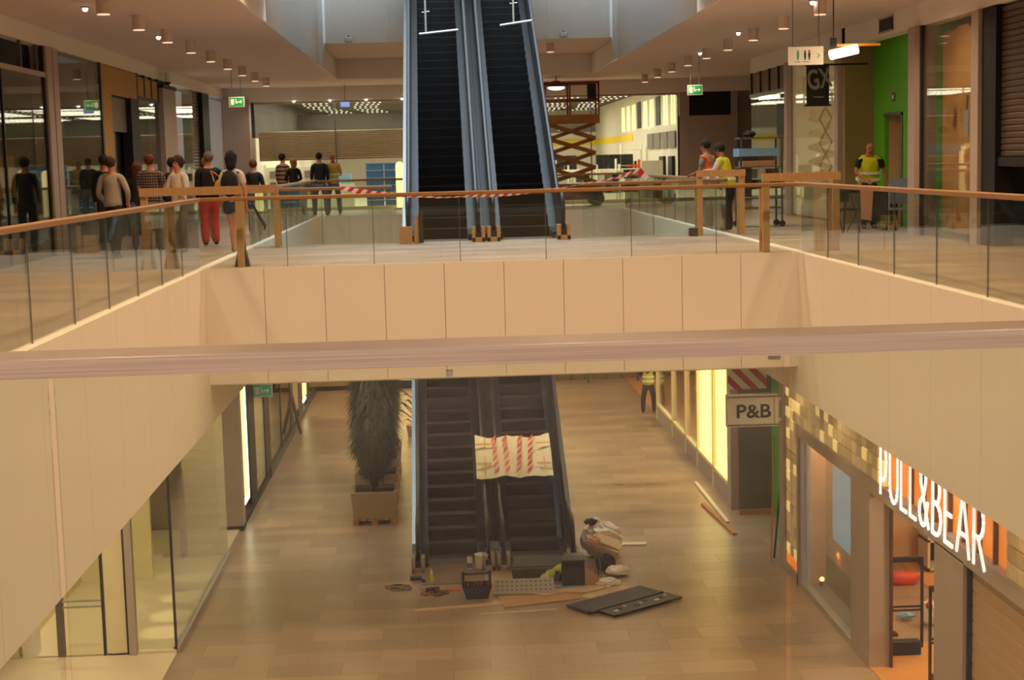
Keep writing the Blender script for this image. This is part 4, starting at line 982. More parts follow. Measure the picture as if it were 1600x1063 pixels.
t = thing('toilet_sign', 'white hanging direction sign with toilet figures and arrow', 'sign', (6.2, 26, 3.21))
B('board', 'white_plastic', -.29, .29, -.03, .03, -.15, .15, t); 
for x, m_ in ((-.14, 'sign_green'), (-.02, 'black_metal'), (.05, 'black_metal')):
    mb = MB(); mb.ball((x, -.034, .075), .016, seg=8, ring=5); mb.box(x-.018, x+.018, -.036, -.03, -.03, .055); mb.box(x-.012, x+.012, -.036, -.03, -.07, -.03); mb.build('figure', m_, t)
mb = MB(); mb.tube([(.19, -.034, .03), (.225, -.034, -.005), (.19, -.034, -.04)], .006, 5); mb.build('arrow', 'bronze', t)
B('caption', 'bronze', -.2, -.1, -.033, -.03, -.105, -.095, t); B('caption', 'bronze', -.06, .07, -.033, -.03, -.105, -.095, t)
for x in (-.22, .22): MB().tube([(x, 0, .15), (x, 0, CEIL-3.21)], .008, 5).build('hanger', 'dull_steel', t)
t = thing('shop_flag', 'black hanging shop banner with grey letters GX', 'sign', (8.0, 32.5, 2.98))
B('banner', 'near_black', -.24, .24, -.01, .01, -.38, .42, t); B('top_bar', 'black_metal', -.28, 1.06, -.02, .02, .42, .46, t); B('bottom_bar', 'black_metal', -.28, .28, -.02, .02, -.42, -.38, t)
o = text_mesh('letters', 'GX', 'grey_panel', .42, .008, t, .02, .62); o.location = (-.2, -.02, -.08); o.rotation_euler = (0, -.15, 0)
B('caption', 'grey_panel', -.1, .12, -.015, -.01, -.24, -.215, t)
t = thing('work_light', 'bright tube work light fixed to an orange bar under the right ceiling', 'lamp', (6.6, 25.0, 3.18), 0)
MB().tube([(-.24, 0, -.03), (.2, 0, .06)], .075, 12).build('tube', 'lamp_glow', t, smooth=True); B('bar', 'lift_orange', -.2, .6, .08, .12, .11, .15, t); B('bracket', 'black_metal', -.22, -.12, .05, .1, .05, .25, t); MB().tube([(-.17, .07, .2), (-.17, .07, CEIL-3.18)], .01, 6).build('stem', 'black_metal', t)
spot(6.6, 25.0, 3.0, 60, (1, .8, .5), 160)

# ------------------------------------------------------------------ wooden barriers
def barrier(label, x, y, w_, h=1.28, posts=(0, 1), rz=0, bt=.13, feet=True):
    t = thing('wooden_barrier', label, 'barrier', (x, y, 0), rz, None)
    B('beam', 'raw_timber', -.06, w_+.06, -.03, .03, h-bt, h, t)
    for p in posts: B('post', 'raw_timber', p*w_-.055, p*w_+.055, .03, .10, 0, h-.01, t); B('post', 'raw_timber', p*w_-.05, p*w_+.05, .32, .38, 0, h*.8, t)
    if feet:
        for p in posts: MB().prism([(-.12+p*w_, 0), (.12+p*w_, 0), (.02+p*w_, .45), (-.02+p*w_, .45)], .12, .3, 'Y').build('foot_wedge', 'dark_panel', t)
    return t
barrier('wooden barrier on dark wedges at the near void corner, before the backpack woman', -4.72, 25.0, 1.5, 1.30)
barrier('wooden barrier at the left corner of the rear void, behind the backpack woman', -3.95, 30.8, .72, 1.24, bt=.16, feet=False)
barrier('wooden barrier at the rear void corner that the yellow-vested worker leans on', 5.2, 30.78, .85, 1.30, feet=False)
barrier('wide wooden barrier at the right corner of the near void', 5.3, 24.95, 1.15, 1.28, posts=(0, 1), feet=False)
t = tag(B('toolbox', 'dark_panel', 4.96, 5.12, 30.62, 30.82, 0, .16), 'small dark box at the foot of the barrier under the orange-vested worker', 'box')

# trolley scaffold behind the workers
t = thing('tray_trolley', 'grey metal trolley with blue tray behind the two leaning workers', 'trolley', (7.05, 34.0, 0))
for x in (-.45, .45):
    for y in (-.3, .3): MB().tube([(x, y, .1), (x, y, 1.95)], .025, 8).build('post', 'dull_steel', t); MB().cyl(0, 0, -.03, .03, .07, n=12).build('wheel', 'black_rubber', t).matrix_local = Matrix.Translation((x, y, .07)) @ Matrix.Rotation(PI/2, 4, 'X')
for z in (.4, .62, 1.3, 1.93): B('shelf_rail', 'dull_steel', -.47, .47, -.32, .32, z, z+.03, t)
B('tray', 'pale_blue', -.5, .38, -.34, .34, 1.55, 1.72, t); B('timber_load', 'raw_timber', -.4, .3, -.25, .25, 1.33, 1.45, t)
o = tag(MB().ball((6.85, 34, 1.83+.2), .09, sq=(1.6, 1, .9), jit=.15).build('tool_bundle', 'near_black'), 'dark bundle of tools on top of the tray trolley', 'tools')

# table, chair and gear of the bald worker
t = thing('folding_table', 'dark table with cloth draped over it at the green niche', 'table', (8.55, 30.9, 0))
B('tabletop', 'cloth_black', -.55, .6, -.35, .35, .78, .83, t)
for sx in (-.5, .55):
    for sy in (-.3, .3): MB().tube([(sx, sy, 0), (sx*.9, sy*.9, .78)], .02, 6).build('leg', 'black_metal', t)
B('skirt_cloth', 'cloth_charcoal', -.1, .58, -.36, -.34, .2, .78, t)
o = tag(MB().prism([(8.38, .25), (8.58, .22), (8.62, .84), (8.36, .84)], 30.5, 30.53, 'Y').build('folded_cloth', 'cloth_peach'), 'pinkish cloth hanging over the edge of the dark table', 'cloth')
t = thing('folding_chair', 'black folding chair left of the dark table', 'chair', (8.02, 30.4, 0), .3)
B('seat', 'cloth_black', -.22, .22, -.2, .2, .44, .48, t); B('backrest', 'cloth_black', -.22, .22, .2, .23, .6, .95, t)
for sx in (-.2, .2): MB().tube([(sx, -.25, 0), (sx, .2, .95)], .014, 6).build('leg', 'black_metal', t); MB().tube([(sx, .25, 0), (sx, -.18, .46)], .014, 6).build('leg', 'black_metal', t)
t = thing('folding_chair', 'grey-blue folding chair right of the dark table', 'chair', (9.0, 30.0, 0), -.3)
B('seat', 'jeans_pale', -.22, .22, -.2, .2, .44, .48, t); B('backrest', 'jeans_pale', -.22, .22, .2, .23, .55, 1.05, t)
for sx in (-.2, .2): MB().tube([(sx, -.25, 0), (sx, .2, .95)], .014, 6).build('leg', 'dull_steel', t); MB().tube([(sx, .25, 0), (sx, -.18, .46)], .014, 6).build('leg', 'dull_steel', t)

# ------------------------------------------------------------------ lower level, left side
Z0 = LOW
SB('wall_lower_back', 'cream_wall', -14, 16, 57.2, 57.3, Z0, -2)
wl = sempty('wall_lower_end')
for (a, b) in [(-5.0, -4.55), (-4.5, -3.35), (-3.3, -3.2)]: B('panel', 'beige_wall', a, b, 55.5, 55.6, Z0+.15, -2, wl)
B('baseboard', 'near_black', -5.0, -3.2, 55.45, 55.6, Z0, Z0+.15, wl)
B('frame', 'near_black', -3.2, 2.6, 55.4, 55.6, Z0, Z0+.3, wl); B('frame', 'near_black', -3.2, -3.0, 55.4, 55.6, Z0+.3, -2, wl)
B('lit_pane', 'lit_cream', -3.0, 2.6, 55.5, 55.55, Z0+.3, -2, wl)
for x in (2.7, 5.2, 7.0): B('mullion', 'dull_steel', x-.05, x+.05, 55.4, 55.5, Z0, -2, wl)
B('lit_back', 'beige_wall', 2.6, 7.4, 56.8, 56.9, Z0, -2, wl)
area(5, 56.2, -2.3, 4, 1, 60, (1, .75, .35)); 
pane('glass_pane', 2.7, 7.3, 55.48, 55.5, Z0+.1, -2, 'shop_glass', wl)
for i, (x, m_, h_) in enumerate([(3.4, 'bark', 1.0), (3.9, 'bronze_d', .8), (4.4, 'bark', 1.1), (4.9, 'bark', .8), (5.7, 'cloth_charcoal', 1.0), (6.7, 'cloth_charcoal', 1.2)]):
    if m_ == 'bronze_d': m_ = 'bronze'
    t = thing('clothes_rack', ['brown garments on the leftmost rack at the far lower shop', 'tan garments on the second rack at the far lower shop', 'brown garments on the third rack at the far lower shop', 'low brown garments on the fourth rack at the far lower shop', 'dark garments on a rack in the middle of the far lower shop', 'dark garments beside the lower-floor worker'][i], 'clothes rack', (x, 56.2, Z0))
    for q in range(5): B('garment', m_, -.2+q*.08, -.15+q*.08, -.2, .2, .35, .35+h_, t)
    MB().tube([(-.23, 0, 0), (-.23, 0, .4+h_), (.23, 0, .4+h_), (.23, 0, 0)], .015, 6).build('rack_frame', 'dull_steel', t)

W = LL
SB('wall_lower_left', 'beige_wall', -9.6, -9.5, 8, 57, Z0, -2.45)
# far strips of shopfront
w1 = sempty('window_10')
def st(name, m, y0, y1, z1=-2.45, x0=W-.1, x1=W, z0=Z0): return B(name, m, x0, x1, y0, y1, z0, z1, w1)
st('frame', 'near_black', 51.5, 52.6); st('lit_panel', 'lit_cream', 50.6, 51.5, z0=Z0+.5); B('led_strip', 'led_white', W-.02, W+.03, 50.0, 50.9, Z0+.42, Z0+.5, w1); st('frame', 'near_black', 48.6, 50.0, z0=Z0+.2)
st('panel', 'beige_wall', 46.9, 48.5, z0=Z0+.5); st('frame', 'near_black', 46.3, 46.9); st('sill', 'dark_panel', 40, 55, z1=Z0+.22, x0=W-.05, x1=W+.04)
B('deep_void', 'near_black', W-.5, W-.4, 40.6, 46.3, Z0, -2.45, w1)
for y in (43.4, 46.2): st('mullion', 'dark_panel', y-.06, y+.06)
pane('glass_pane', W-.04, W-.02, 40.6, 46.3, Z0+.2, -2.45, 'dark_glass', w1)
st('frame', 'bark', 40.0, 40.5); st('frame', 'near_black', 39.4, 40.0)
st('lit_back', 'beige_wall', 37.6, 39.5, x0=W-.9, x1=W-.8); pane('glass_pane', W-.04, W-.02, 37.5, 39.5, Z0+.2, -2.45, 'shop_glass', w1)
st('frame', 'near_black', 36.2, 37.3)
spot(W-.5, 38.4, -3.0, 60, (1, .8, .45), 150)
w2 = sempty('window_11')
B('frame', 'near_black', W-.42, W-.36, 34.6, 36.3, Z0, -2.45, w2)
B('light_panel', 'lit_cream', W-.04, W, 34.66, 35.55, Z0+.55, -2.45, w2); B('led_strip', 'led_white', W-.03, W+.02, 34.7, 35.6, Z0+.45, Z0+.55, w2); B('led_strip', 'led_white', W-.04, W+.02, 35.55, 35.64, Z0+.45, -2.45, w2)
B('sill', 'near_black', W-.2, W+.02, 34.5, 40.5, Z0, Z0+.16, w2)
SB('wall_lower_left_pier', 'mall_column', W-.5, W+.04, 34.2, 34.6, Z0+.1, -2.45); SB('trim_4', 'near_black', W-.5, W+.05, 34.18, 34.6, Z0, Z0+.1)
B('dark_wall', 'olive_wall', -9.5, W-.5, 34.5, 34.6, Z0, -2.45, w2)
# glazed corner vitrine
w3 = sempty('window_12')
pane('glass_pane', W-.015, W+.0, 25.55, 31.9, Z0+.1, -2.45, 'shop_glass', w3); B('curb', 'aluminium', W-.06, W+.05, 25.5, 31.95, Z0, Z0+.1, w3)
pane('glass_pane', -6.2, W, 31.9, 31.915, Z0+.1, -2.45, 'shop_glass', w3); B('curb', 'aluminium', -6.0, W, 31.88, 31.96, Z0, Z0+.08, w3)
B('corner_post', 'near_black', W-.03, W+.01, 25.5, 25.54, Z0, -2.45, w3)
pane('glass_pane', -5.3, W-.03, 25.5, 25.515, Z0+.08, -2.45, 'shop_glass', w3); B('curb', 'pale_stone', -5.3, W, 25.46, 25.56, Z0, Z0+.06, w3)
B('corner_post', 'dull_steel', -5.62, -5.5, 31.85, 31.97, Z0, -2.45, w3)
B('vitrine_floor', 'pale_stone', -9.5, W-.06, 25.5, 34.4, Z0, Z0+.03, w3); B('vitrine_back', 'cream_wall', -7.4, -7.3, 25.6, 34.5, Z0, -2.45, w3)
B('entrance_floor', 'pale_stone', -9.5, W, 20, 25.46, Z0, Z0+.012, w3)
for y in (26.6, 27.6, 28.8, 30.2): spot(-5.05, y, -2.7, 330, (1, .84, .5), 15, .03, .6)
spot(-6.3, 27.5, -2.6, 170, (1, .84, .5), 150); spot(-6.3, 31.0, -2.6, 160, (1, .84, .5), 150)
w4 = sempty('door_5')
YF = 25.5
B('jamb', 'mall_column', -5.42, -5.3, YF-.1, YF+.05, Z0, -2.45, w4); B('jamb', 'cream_wall', -5.8, -5.46, YF, YF+.1, Z0, -2.45, w4); B('jamb', 'near_black', -5.47, -5.44, YF-.02, YF+.05, Z0, -2.45, w4)
pane('glass_pane', -6.55, -5.85, YF, YF+.012, Z0, -2.45, 'shop_glass', w4); B('frame', 'dull_steel', -6.62, -6.5, YF-.03, YF+.05, Z0, -2.45, w4); B('frame', 'near_black', -5.86, -5.82, YF-.03, YF+.05, Z0, -2.45, w4)
for z in (Z0+.85, Z0+.95, Z0+1.75, Z0+1.85): B('push_bar', 'aluminium', -6.5, -5.86, YF-.05, YF-.02, z, z+.035, w4)
B('frame', 'dull_steel', -6.98, -6.5, YF-.03, YF+.05, Z0+2.05, Z0+2.12, w4)
for z in (Z0+.95, Z0+1.05): B('push_bar', 'aluminium', -6.95, -6.6, YF+.3, YF+.33, z, z+.03, w4)
SB('wall_lower_left_pier_2', 'white_paint', -7.2, -6.98, YF-.05, YF+.3, Z0, -2.45)
B('mirror_frame', 'aluminium', -7.85, -7.2, YF, YF+.04, Z0+1.05, Z0+1.15, w4)
B('shop_rear_wall', 'cream_wall', -9.5, -5.9, 30.2, 30.3, Z0, -2.45, w4)
B('frame', 'grey_panel', -8.02, -7.85, YF-.03, YF+.05, Z0, -2.45, w4)
spot(-7.3, 27.6, -2.8, 330, (1, .86, .55), 150); spot(-6.0, 23.6, -2.8, 260, (1, .8, .5), 150)
t = thing('hanging_coat', 'long dark brown coat hanging in the lower left shop entrance', 'clothes', (-7.5, 25.9, Z0))
mb = MB(); r_ = random.Random(9); n = 16; rings = [(2.0, .08, .05), (1.9, .2, .07), (1.5, .22, .1), (1.0, .24, .12), (.5, .27, .14), (.15, .25, .13)]
vs = []; 
for (z, a, b) in rings:
    for j in range(n): th_ = 2*PI*j/n; k = 1+.12*math.sin(j*2.5+z*3); vs.append((a*k*math.cos(th_), b*k*math.sin(th_), z))
fs = [(i*n+j, i*n+(j+1) % n, (i+1)*n+(j+1) % n, (i+1)*n+j) for i in range(len(rings)-1) for j in range(n)]+[tuple(range(n))]
mb.add(vs, fs); mb.build('coat_body', 'bark', t, smooth=True); MB().tube([(.22, -.05, 1.85), (.3, -.08, 1.3), (.27, -.12, .95)], [.08, .07, .05], 8).build('sleeve', 'lift_orange', t, smooth=True)
MB().tube([(-.2, 0, 2.02), (0, 0, 2.12), (.2, 0, 2.02)], .012, 6).build('hanger', 'aluminium', t)
# leaning timber at the far left shopfront
tag(MB().tube([(-4.4, 46.4, Z0+.03), (-5.1+.1, 46.9, Z0+2.6)], .05, 4).build('timber_prop', 'bark'), 'slanted timber prop leaning against the dark far left shopfront', 'timber')

# ------------------------------------------------------------------ lower level, right side
W = LR
SB('wall_lower_right', 'beige_wall', 14, 14.1, 8, 57, Z0, -2.3)
w5 = sempty('window_13')     # long bright shopfront
B('plinth', 'mall_column', W-.02, W+.3, 34.9, 47.2, Z0, Z0+.42, w5); B('sill', 'cream_wall', W-.03, W+.1, 34.9, 47.2, Z0+.42, Z0+.5, w5)
ys_ = [34.95, 37.2, 39.55, 41.5, 43.9, 47.1]
for y in ys_: B('mullion', 'cream_wall', W-.03, W+.1, y-.07, y+.07, Z0, -2.3, w5)
for a, b in zip(ys_[2:], ys_[3:]): pane('glass_pane', W+.02, W+.04, a+.07, b-.07, Z0+.5, -2.3, 'shop_glass', w5)
for k in range(2):
    a, b = ys_[k], ys_[k+1]; m_ = (a+b)/2
    B('lit_panel', 'lit_warm', W+.04, W+.07, a+.1, m_-.06, Z0+.5, -2.3, w5); B('lit_panel', 'lit_warm', W+.04, W+.07, m_+.06, b-.1, Z0+.5, -2.3, w5)
    B('panel_post', 'lit_cream', W+.02, W+.06, m_-.06, m_+.06, Z0+.5, -2.3, w5)
B('shop_floor', 'shop_wood', W+.1, 14, 34.6, 57, Z0, Z0+.02, w5); B('back_wall', 'cream_wall', W+3.4, W+3.5, 34.6, 57, Z0, -2.3, w5); B('partition', 'grey_panel', W+1.2, W+3.4, 45.5, 45.6, Z0, -2.3, w5)
for y in (38.5, 42.5, 45.5): area(W+1.8, y, -2.4, 1.5, 2.2, 130, (1, .8, .42))
t = thing('display_cube', 'lit white display shelf inside the bright lower shopfront', 'shelf', (W+1.0, 42.6, Z0)); B('shelf_board', 'white_shelf', -.5, .5, -.5, .5, 1.5, 1.62, t); B('lower_board', 'white_shelf', -.45, .45, -.45, .45, .8, .85, t)
for sx in (-.42, .42):
    for sy in (-.42, .42): B('leg', 'white_shelf', sx-.03, sx+.03, sy-.03, sy+.03, 0, 1.5, t)
SB('wall_lower_right_pier', 'mall_column', W-.1, W+.35, 34.45, 34.88, Z0, -2.3)
# niche: grey wall, green wall
mat('dull_wall', (108, 98, 84), .8)
SB('wall_lower_right_niche_side', 'dull_wall', W, 7.35, 34.0, 34.1, Z0+.12, -2.3); SB('baseboard_niche', 'timber_pallet', W, 7.35, 33.95, 34.0, Z0, Z0+.12)
SB('wall_lower_right_niche_green', 'green_wall', 7.3, 7.4, 29.6, 34.1, Z0, -2.3)
SB('wall_lower_right_pier_2', 'mall_column', W-.05, W+.4, 29.25, 29.6, Z0, -2.3)
# striped sheet, hung high in the niche
t = thing('striped_sheet', 'sheet with red and white hazard stripes hung above the shop sign', 'sheet', (6.55, 33.3, -3.1))
B('sheet', 'hazard', -.36, .5, -.01, .01, -.42, .42, t); B('top_tape', 'kraft_paper', -.42, .54, -.016, -.008, .36, .44, t)
# projecting P&B sign
t = thing('projecting_sign', 'white boxed projecting sign reading P&B with bulb-dotted frame', 'sign', (5.93, 29.4, -3.34))
B('box', 'white_plastic', -.42, .42, -.06, .06, -.24, .24, t)
for (a, b, c_, d) in [(-.5, .5, .24, .31), (-.5, .5, -.31, -.24), (-.5, -.43, -.24, .24), (.43, .5, -.24, .24)]: B('frame_bar', 'white_paint', a, b, -.1, .1, c_, d, t)
bme = None
for k in range(26):
    for z in (.275, -.275):
        if bme is None: o = MB().ball((0, 0, 0), .016, seg=8, ring=5).build('bulb', 'near_black', t); bme = o.data
        else: o = bpy.data.objects.new('bulb', bme); COL.objects.link(o); o.parent = t
        o.location = (-.48+k*.0384, -.105, z)
o = text_mesh('letters', 'P&B', 'near_black', .27, .02, t, .016, 1.1); o.location = (-.33, -.07, -.135)
for z in (.2, -.2): B('bracket', 'white_paint', .5, .62, -.03, .03, z-.03, z+.03, t)
# glass-brick portal of the clothes shop
pb = sempty('wall_glass_brick_portal', (W, 0, 0))
mat('glass_brick', (214, 190, 144), .25, 0, var=.25, scale=9, emit=.10, emit_rgb=(230, 200, 140)); mat('glass_brick_lit', (250, 226, 160), .25, emit=.42, emit_rgb=(255, 220, 140), var=.1); mat('glass_brick_dim', (196, 174, 130), .25, var=.2, scale=9, emit=.04, emit_rgb=(220, 190, 130))  # plain and dim bricks get a weak glow in place of missing lamp light
mat('orange_lit', (220, 130, 60), .5, emit=.55, emit_rgb=(255, 140, 44), var=.25, scale=2)
BW, BH = .3, .205; br_ = random.Random(21); bmesh_ = {}
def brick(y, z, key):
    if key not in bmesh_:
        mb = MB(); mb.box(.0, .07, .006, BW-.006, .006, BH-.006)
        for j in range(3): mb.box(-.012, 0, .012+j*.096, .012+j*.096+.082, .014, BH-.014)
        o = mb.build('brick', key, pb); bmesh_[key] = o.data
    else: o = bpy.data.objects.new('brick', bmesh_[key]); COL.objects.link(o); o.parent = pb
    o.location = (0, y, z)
ZB = -3.44
lit_run = 0
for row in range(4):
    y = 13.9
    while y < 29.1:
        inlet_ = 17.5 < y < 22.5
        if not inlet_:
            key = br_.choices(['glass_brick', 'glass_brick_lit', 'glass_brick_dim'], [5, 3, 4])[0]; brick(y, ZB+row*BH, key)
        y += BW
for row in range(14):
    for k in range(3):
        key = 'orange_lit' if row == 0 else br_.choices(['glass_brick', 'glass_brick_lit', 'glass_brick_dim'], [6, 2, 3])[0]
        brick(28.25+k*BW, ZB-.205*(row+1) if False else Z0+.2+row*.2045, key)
B('backing', 'grey_panel', .08, .2, 22.6, 29.2, ZB, -2.3, pb); B('backing', 'grey_panel', .08, .2, 13, 17.5, ZB, -2.3, pb); B('backing', 'grey_panel', .08, .2, 28.2, 29.2, Z0, ZB, pb)
B('orange_light_box', 'orange_lit', .1, .14, 17.5, 22.6, ZB, -2.35, pb)
for k in range(1, 9): B('light_box_rib', 'bronze', .04, .1, 17.5+k*.56, 17.54+k*.56, ZB, -2.35, pb)
B('lintel', 'mall_column', -.03, .15, 13, 28.3, ZB-.22, ZB-.0, pb); B('plinth', 'mall_column', -.02, .2, 28.15, 29.2, Z0, Z0+.2, pb); B('edge_post', 'mall_column', -.02, .18, 28.05, 28.24, Z0, ZB-.2, pb)
# letters facing the corridor (-X)
t = thing('shop_sign', 'large white glowing letters PULL&BEAR on the glass-brick band', 'sign', (W-.12, 22.35, -3.5), -PI/2)
def arc(cx, cz, rx, rz, a0, a1, n=8): return [(cx+rx*math.cos(R(a0+(a1-a0)*k/n)), cz+rz*math.sin(R(a0+(a1-a0)*k/n))) for k in range(n+1)]
GL = {'P': [[(0, 0), (0, 1)], [(0, 1), (.4, 1)]+arc(.45, .64, .5, .36, 90, -90)+[(0, .28)]],
      'U': [[(0, 1), (0, .3)]+arc(.5, .3, .5, .3, 180, 360)+[(1, 1)]], 'L': [[(0, 1), (0, 0), (1, 0)]],
      '&': [[(1, 0), (.15, .72)]+arc(.42, .82, .27, .18, 200, -20)+[(.5, .55), (.12, .38)]+arc(.4, .22, .4, .22, 150, 300)+[(.9, .42)]],
      'B': [[(0, 0), (0, 1), (.4, 1)]+arc(.4, .76, .45, .24, 90, -90)+[(0, .52)], [(0, .52), (.45, .52)]+arc(.45, .26, .55, .26, 90, -90)+[(0, 0)]],
      'E': [[(1, 0), (0, 0), (0, 1), (1, 1)], [(0, .48), (.85, .48)]], 'A': [[(0, 0), (.5, 1), (1, 0)], [(.16, .32), (.84, .32)]],
      'R': [[(0, 0), (0, 1), (.4, 1)]+arc(.4, .72, .5, .28, 90, -90)+[(0, .44)], [(.4, .44), (1, 0)]]}
def stroke_letter(ch_, w_, h_, m_, parent, r_=.027, d_=.022):
    mb = MB()
    for ln in GL[ch_]:
        for (a, b) in zip(ln, ln[1:]):
            ax, az, bx, bz = a[0]*w_, a[1]*h_, b[0]*w_, b[1]*h_; L = math.hypot(bx-ax, bz-az)
            if L < 1e-5: continue
            mb.cbox((ax+bx)/2, 0, (az+bz)/2, L+r_*1.2, d_, r_*2, ry=-math.atan2(bz-az, bx-ax))
    return mb.build('letter', m_, parent)
cur = 0.0
for ch_, wd in [('P', .32), ('U', .38), ('L', .26), ('L', .26), ('&', .40), ('B', .34), ('E', .30), ('A', .46), ('R', .38)]:
    o = stroke_letter(ch_, wd, .80, 'letter_white', t); o.location = (cur, 0, .03); cur += wd+.165
# shop window with pale frame and hanging screen
w6 = sempty('window_14')
mat('pale_frame', (190, 190, 226), .4); mat('backlit_blue', (150, 190, 226), .5, emit=.45, emit_rgb=(150, 196, 236), var=.03)
B('frame', 'pale_frame', W, W+.12, 27.72, 28.02, Z0+.12, ZB-.22, w6); B('sill', 'aluminium', W-.02, W+.12, 24.4, 28.05, Z0, Z0+.12, w6)
pane('glass_pane', W+.02, W+.035, 24.45, 27.75, Z0+.12, ZB-.22, 'shop_glass', w6)
B('hanging_screen', 'backlit_blue', W+.36, W+.38, 25.2, 27.05, Z0+1.15, ZB-.1, w6)
B('display_floor', 'grey_panel', W+.12, W+.5, 24.5, 28.2, Z0, Z0+.03, w6)
mat('peach_wall', (226, 170, 138), .6, var=.1)
B('back_wall', 'peach_wall', W+.5, W+.55, 25.0, 28.3, Z0+.6, -2.4, w6); B('back_wall_low', 'grey_panel', W+.5, W+.55, 25.0, 28.3, Z0, Z0+.6, w6); B('side_wall', 'peach_wall', W+.15, W+.5, 28.1, 28.15, Z0, -2.4, w6)
spot(W+.4, 27.2, -5.6, 6, (1, .5, .15), 170, .03); t = thing('floor_lamp', 'small glowing orange uplight at the corner of the shop window', 'lamp', (W+.3, 27.6, Z0+.12)); MB().cyl(0, 0, 0, .1, .04, .05, n=12).build('base', 'black_metal', t); MB().ball((0, 0, .13), .045, seg=10, ring=6).build('bulb', 'tree_light', t)
spot(W+.25, 27.4, -2.7, 260, (1, .68, .48), 150); spot(W+.2, 25.6, -2.7, 200, (1, .72, .6), 150)
# jamb, entrance, grey pillar, shutter
SB('wall_lower_right_jamb', 'mall_column', W-.02, W+.3, 23.3, 24.4, Z0, ZB-.2); SB('trim_5', 'bark', W+.3, W+.34, 23.24, 24.4, Z0, ZB-.2)
SB('wall_lower_right_pillar', 'mall_column', W-.03, W+.45, 18.95, 20.1, Z0, ZB-.2)
w7 = sempty('door_6'); sm_ = None
for k in range(16):
    if sm_ is None: o = MB().prism([(0, 0), (-.02, .012), (-.02, .18), (0, .192)], 12.5, 18.92, 'Y').build('slat', 'shutter_tan', w7); sm_ = o.data
    else: o = bpy.data.objects.new('slat', sm_); COL.objects.link(o); o.parent = w7
    o.location = (W+.1, 0, Z0+k*.192)
B('shutter_back', 'bark', W+.11, W+.13, 12.5, 18.95, Z0, ZB, w7); B('guide', 'near_black', W+.02, W+.14, 18.9, 18.96, Z0, ZB-.2, w7)
# shop interior seen through the entrance
mat('coral_cloth', (228, 84, 66), .8); w8 = sempty('floor_shop'); mat('warm_wall', (240, 206, 160), .6, var=.04)
B('shop_floor', 'shop_wood', W+.0, 13.9, 12.5, 24.44, Z0+.0, Z0+.02, w8); B('shop_floor', 'shop_wood', W+2.3, 13.9, 24.44, 34, Z0+.0, Z0+.02, w8)
SB('wall_shop_rear', 'warm_wall', W+1.9, W+3.0, 29.4, 29.5, Z0, -2.4); SB('wall_shop_side', 'warm_wall', 12.5, 12.6, 12.5, 34, Z0, -2.4); SB('wall_shop_rear_2', 'warm_wall', W+3.0, 13, 31.4, 31.5, Z0, -2.4)
SB('wall_shop_partition', 'warm_wall', W+.42, W+.80, 24.86, 24.98, Z0+.05, -2.4); SB('trim_6', 'bark', W+.40, W+.9, 24.84, 25.0, Z0, Z0+.05)
for (x, y) in [(8.0, 22.5), (9.6, 25.5), (9.2, 20), (10.5, 28.5)]: spot(x, y, -2.6, 330, (1, .70, .38), 150, .15)
def gate(label, x, y, w_=.5, h=1.5):
    t = thing('security_gate', label, 'gate', (x, y, Z0))
    MB().box(-w_/2, w_/2, -.04, .04, 1.42*h/1.5, h).build('top_bar', 'black_metal', t, bevel=.015)
    for s_ in (-1, 1): B('upright', 'black_metal', s_*w_/2-.03 if s_ > 0 else -w_/2-.0, s_*w_/2+.0 if s_ > 0 else -w_/2+.03, -.035, .035, .12, h-.02, t)
    for z in (.74, .80): B('cross_bar', 'black_metal', -w_/2, w_/2, -.02, .02, z-.012, z+.012, t)
    MB().box(-w_/2+.05, w_/2-.05, -.1, .1, 0, .24).build('base', 'black_metal', t, bevel=.01); return t
gate('black security gate frame at the shop entrance, farther one fully visible', 7.28, 23.9, .58, 1.62)
gate('black security gate frame at the shop entrance, nearer one cut by the grey pillar', 7.42, 22.2, .58, 1.62)
t = thing('cube_unit', 'white wooden shelf unit with open compartments inside the shop', 'shelf', (9.75, 28.9, Z0+.05))
for (a, b, c_, d) in [(-.6, .6, 0, .05), (-.6, .6, .55, .6), (-.6, .6, 1.25, 1.3), (-.6, -.55, 0, 1.3), (.55, .6, 0, 1.3), (-.15, -.1, 0, 1.3)]: B('board', 'white_shelf', a, b, -.3, .3, c_, d, t)
B('back', 'bark', -.58, .58, .26, .3, .02, 1.28, t)
o = tag(MB().ball((8.5, 28.0, Z0+.1), .26, sq=(1.1, .8, .5), seg=16, ring=8, jit=.14).build('garment_heap', 'coral_cloth', smooth=True), 'coral red garment heap on the wooden shop floor', 'clothes')
t = thing('plastic_bag', 'white crumpled plastic bag with red print on the shop floor', 'bag', (8.15, 25.4, Z0+.02)); MB().ball((0, 0, .2), .16, sq=(1, .8, 1.4), seg=14, ring=9, jit=.12).build('bag_body', 'white_plastic', t); MB().ball((-.03, -.1, .36), .06, seg=8, ring=6, jit=.2).build('red_print', 'tape_red', t)
tag(MB().ball((7.85, 25.7, Z0+.09), .12, sq=(1.3, .8, .5), seg=12, ring=7, jit=.2).build('cloth_rag', 'pale_blue'), 'pale blue rag beside the white plastic bag', 'cloth')
tag(MB().tube([(6.35, 29.7, Z0+.02), (6.62, 30.6, Z0+2.4)], .018, 6).build('broom_stick', 'timber_pallet'), 'thin wooden pole leaning by the pillar below the projecting sign', 'pole')
tag(MB().tube([(6.5, 30.1, Z0+.02), (6.95, 31.2, Z0+2.1)], .022, 6).build('broom_stick', 'black_metal'), 'dark pole leaning in the green niche', 'pole')
tag(B('trim_board', 'pale_stone', 6.1, 6.18, 33.2, 37.5, Z0, Z0+.05), 'long pale trim strip lying beside the bright shopfront plinth', 'board')
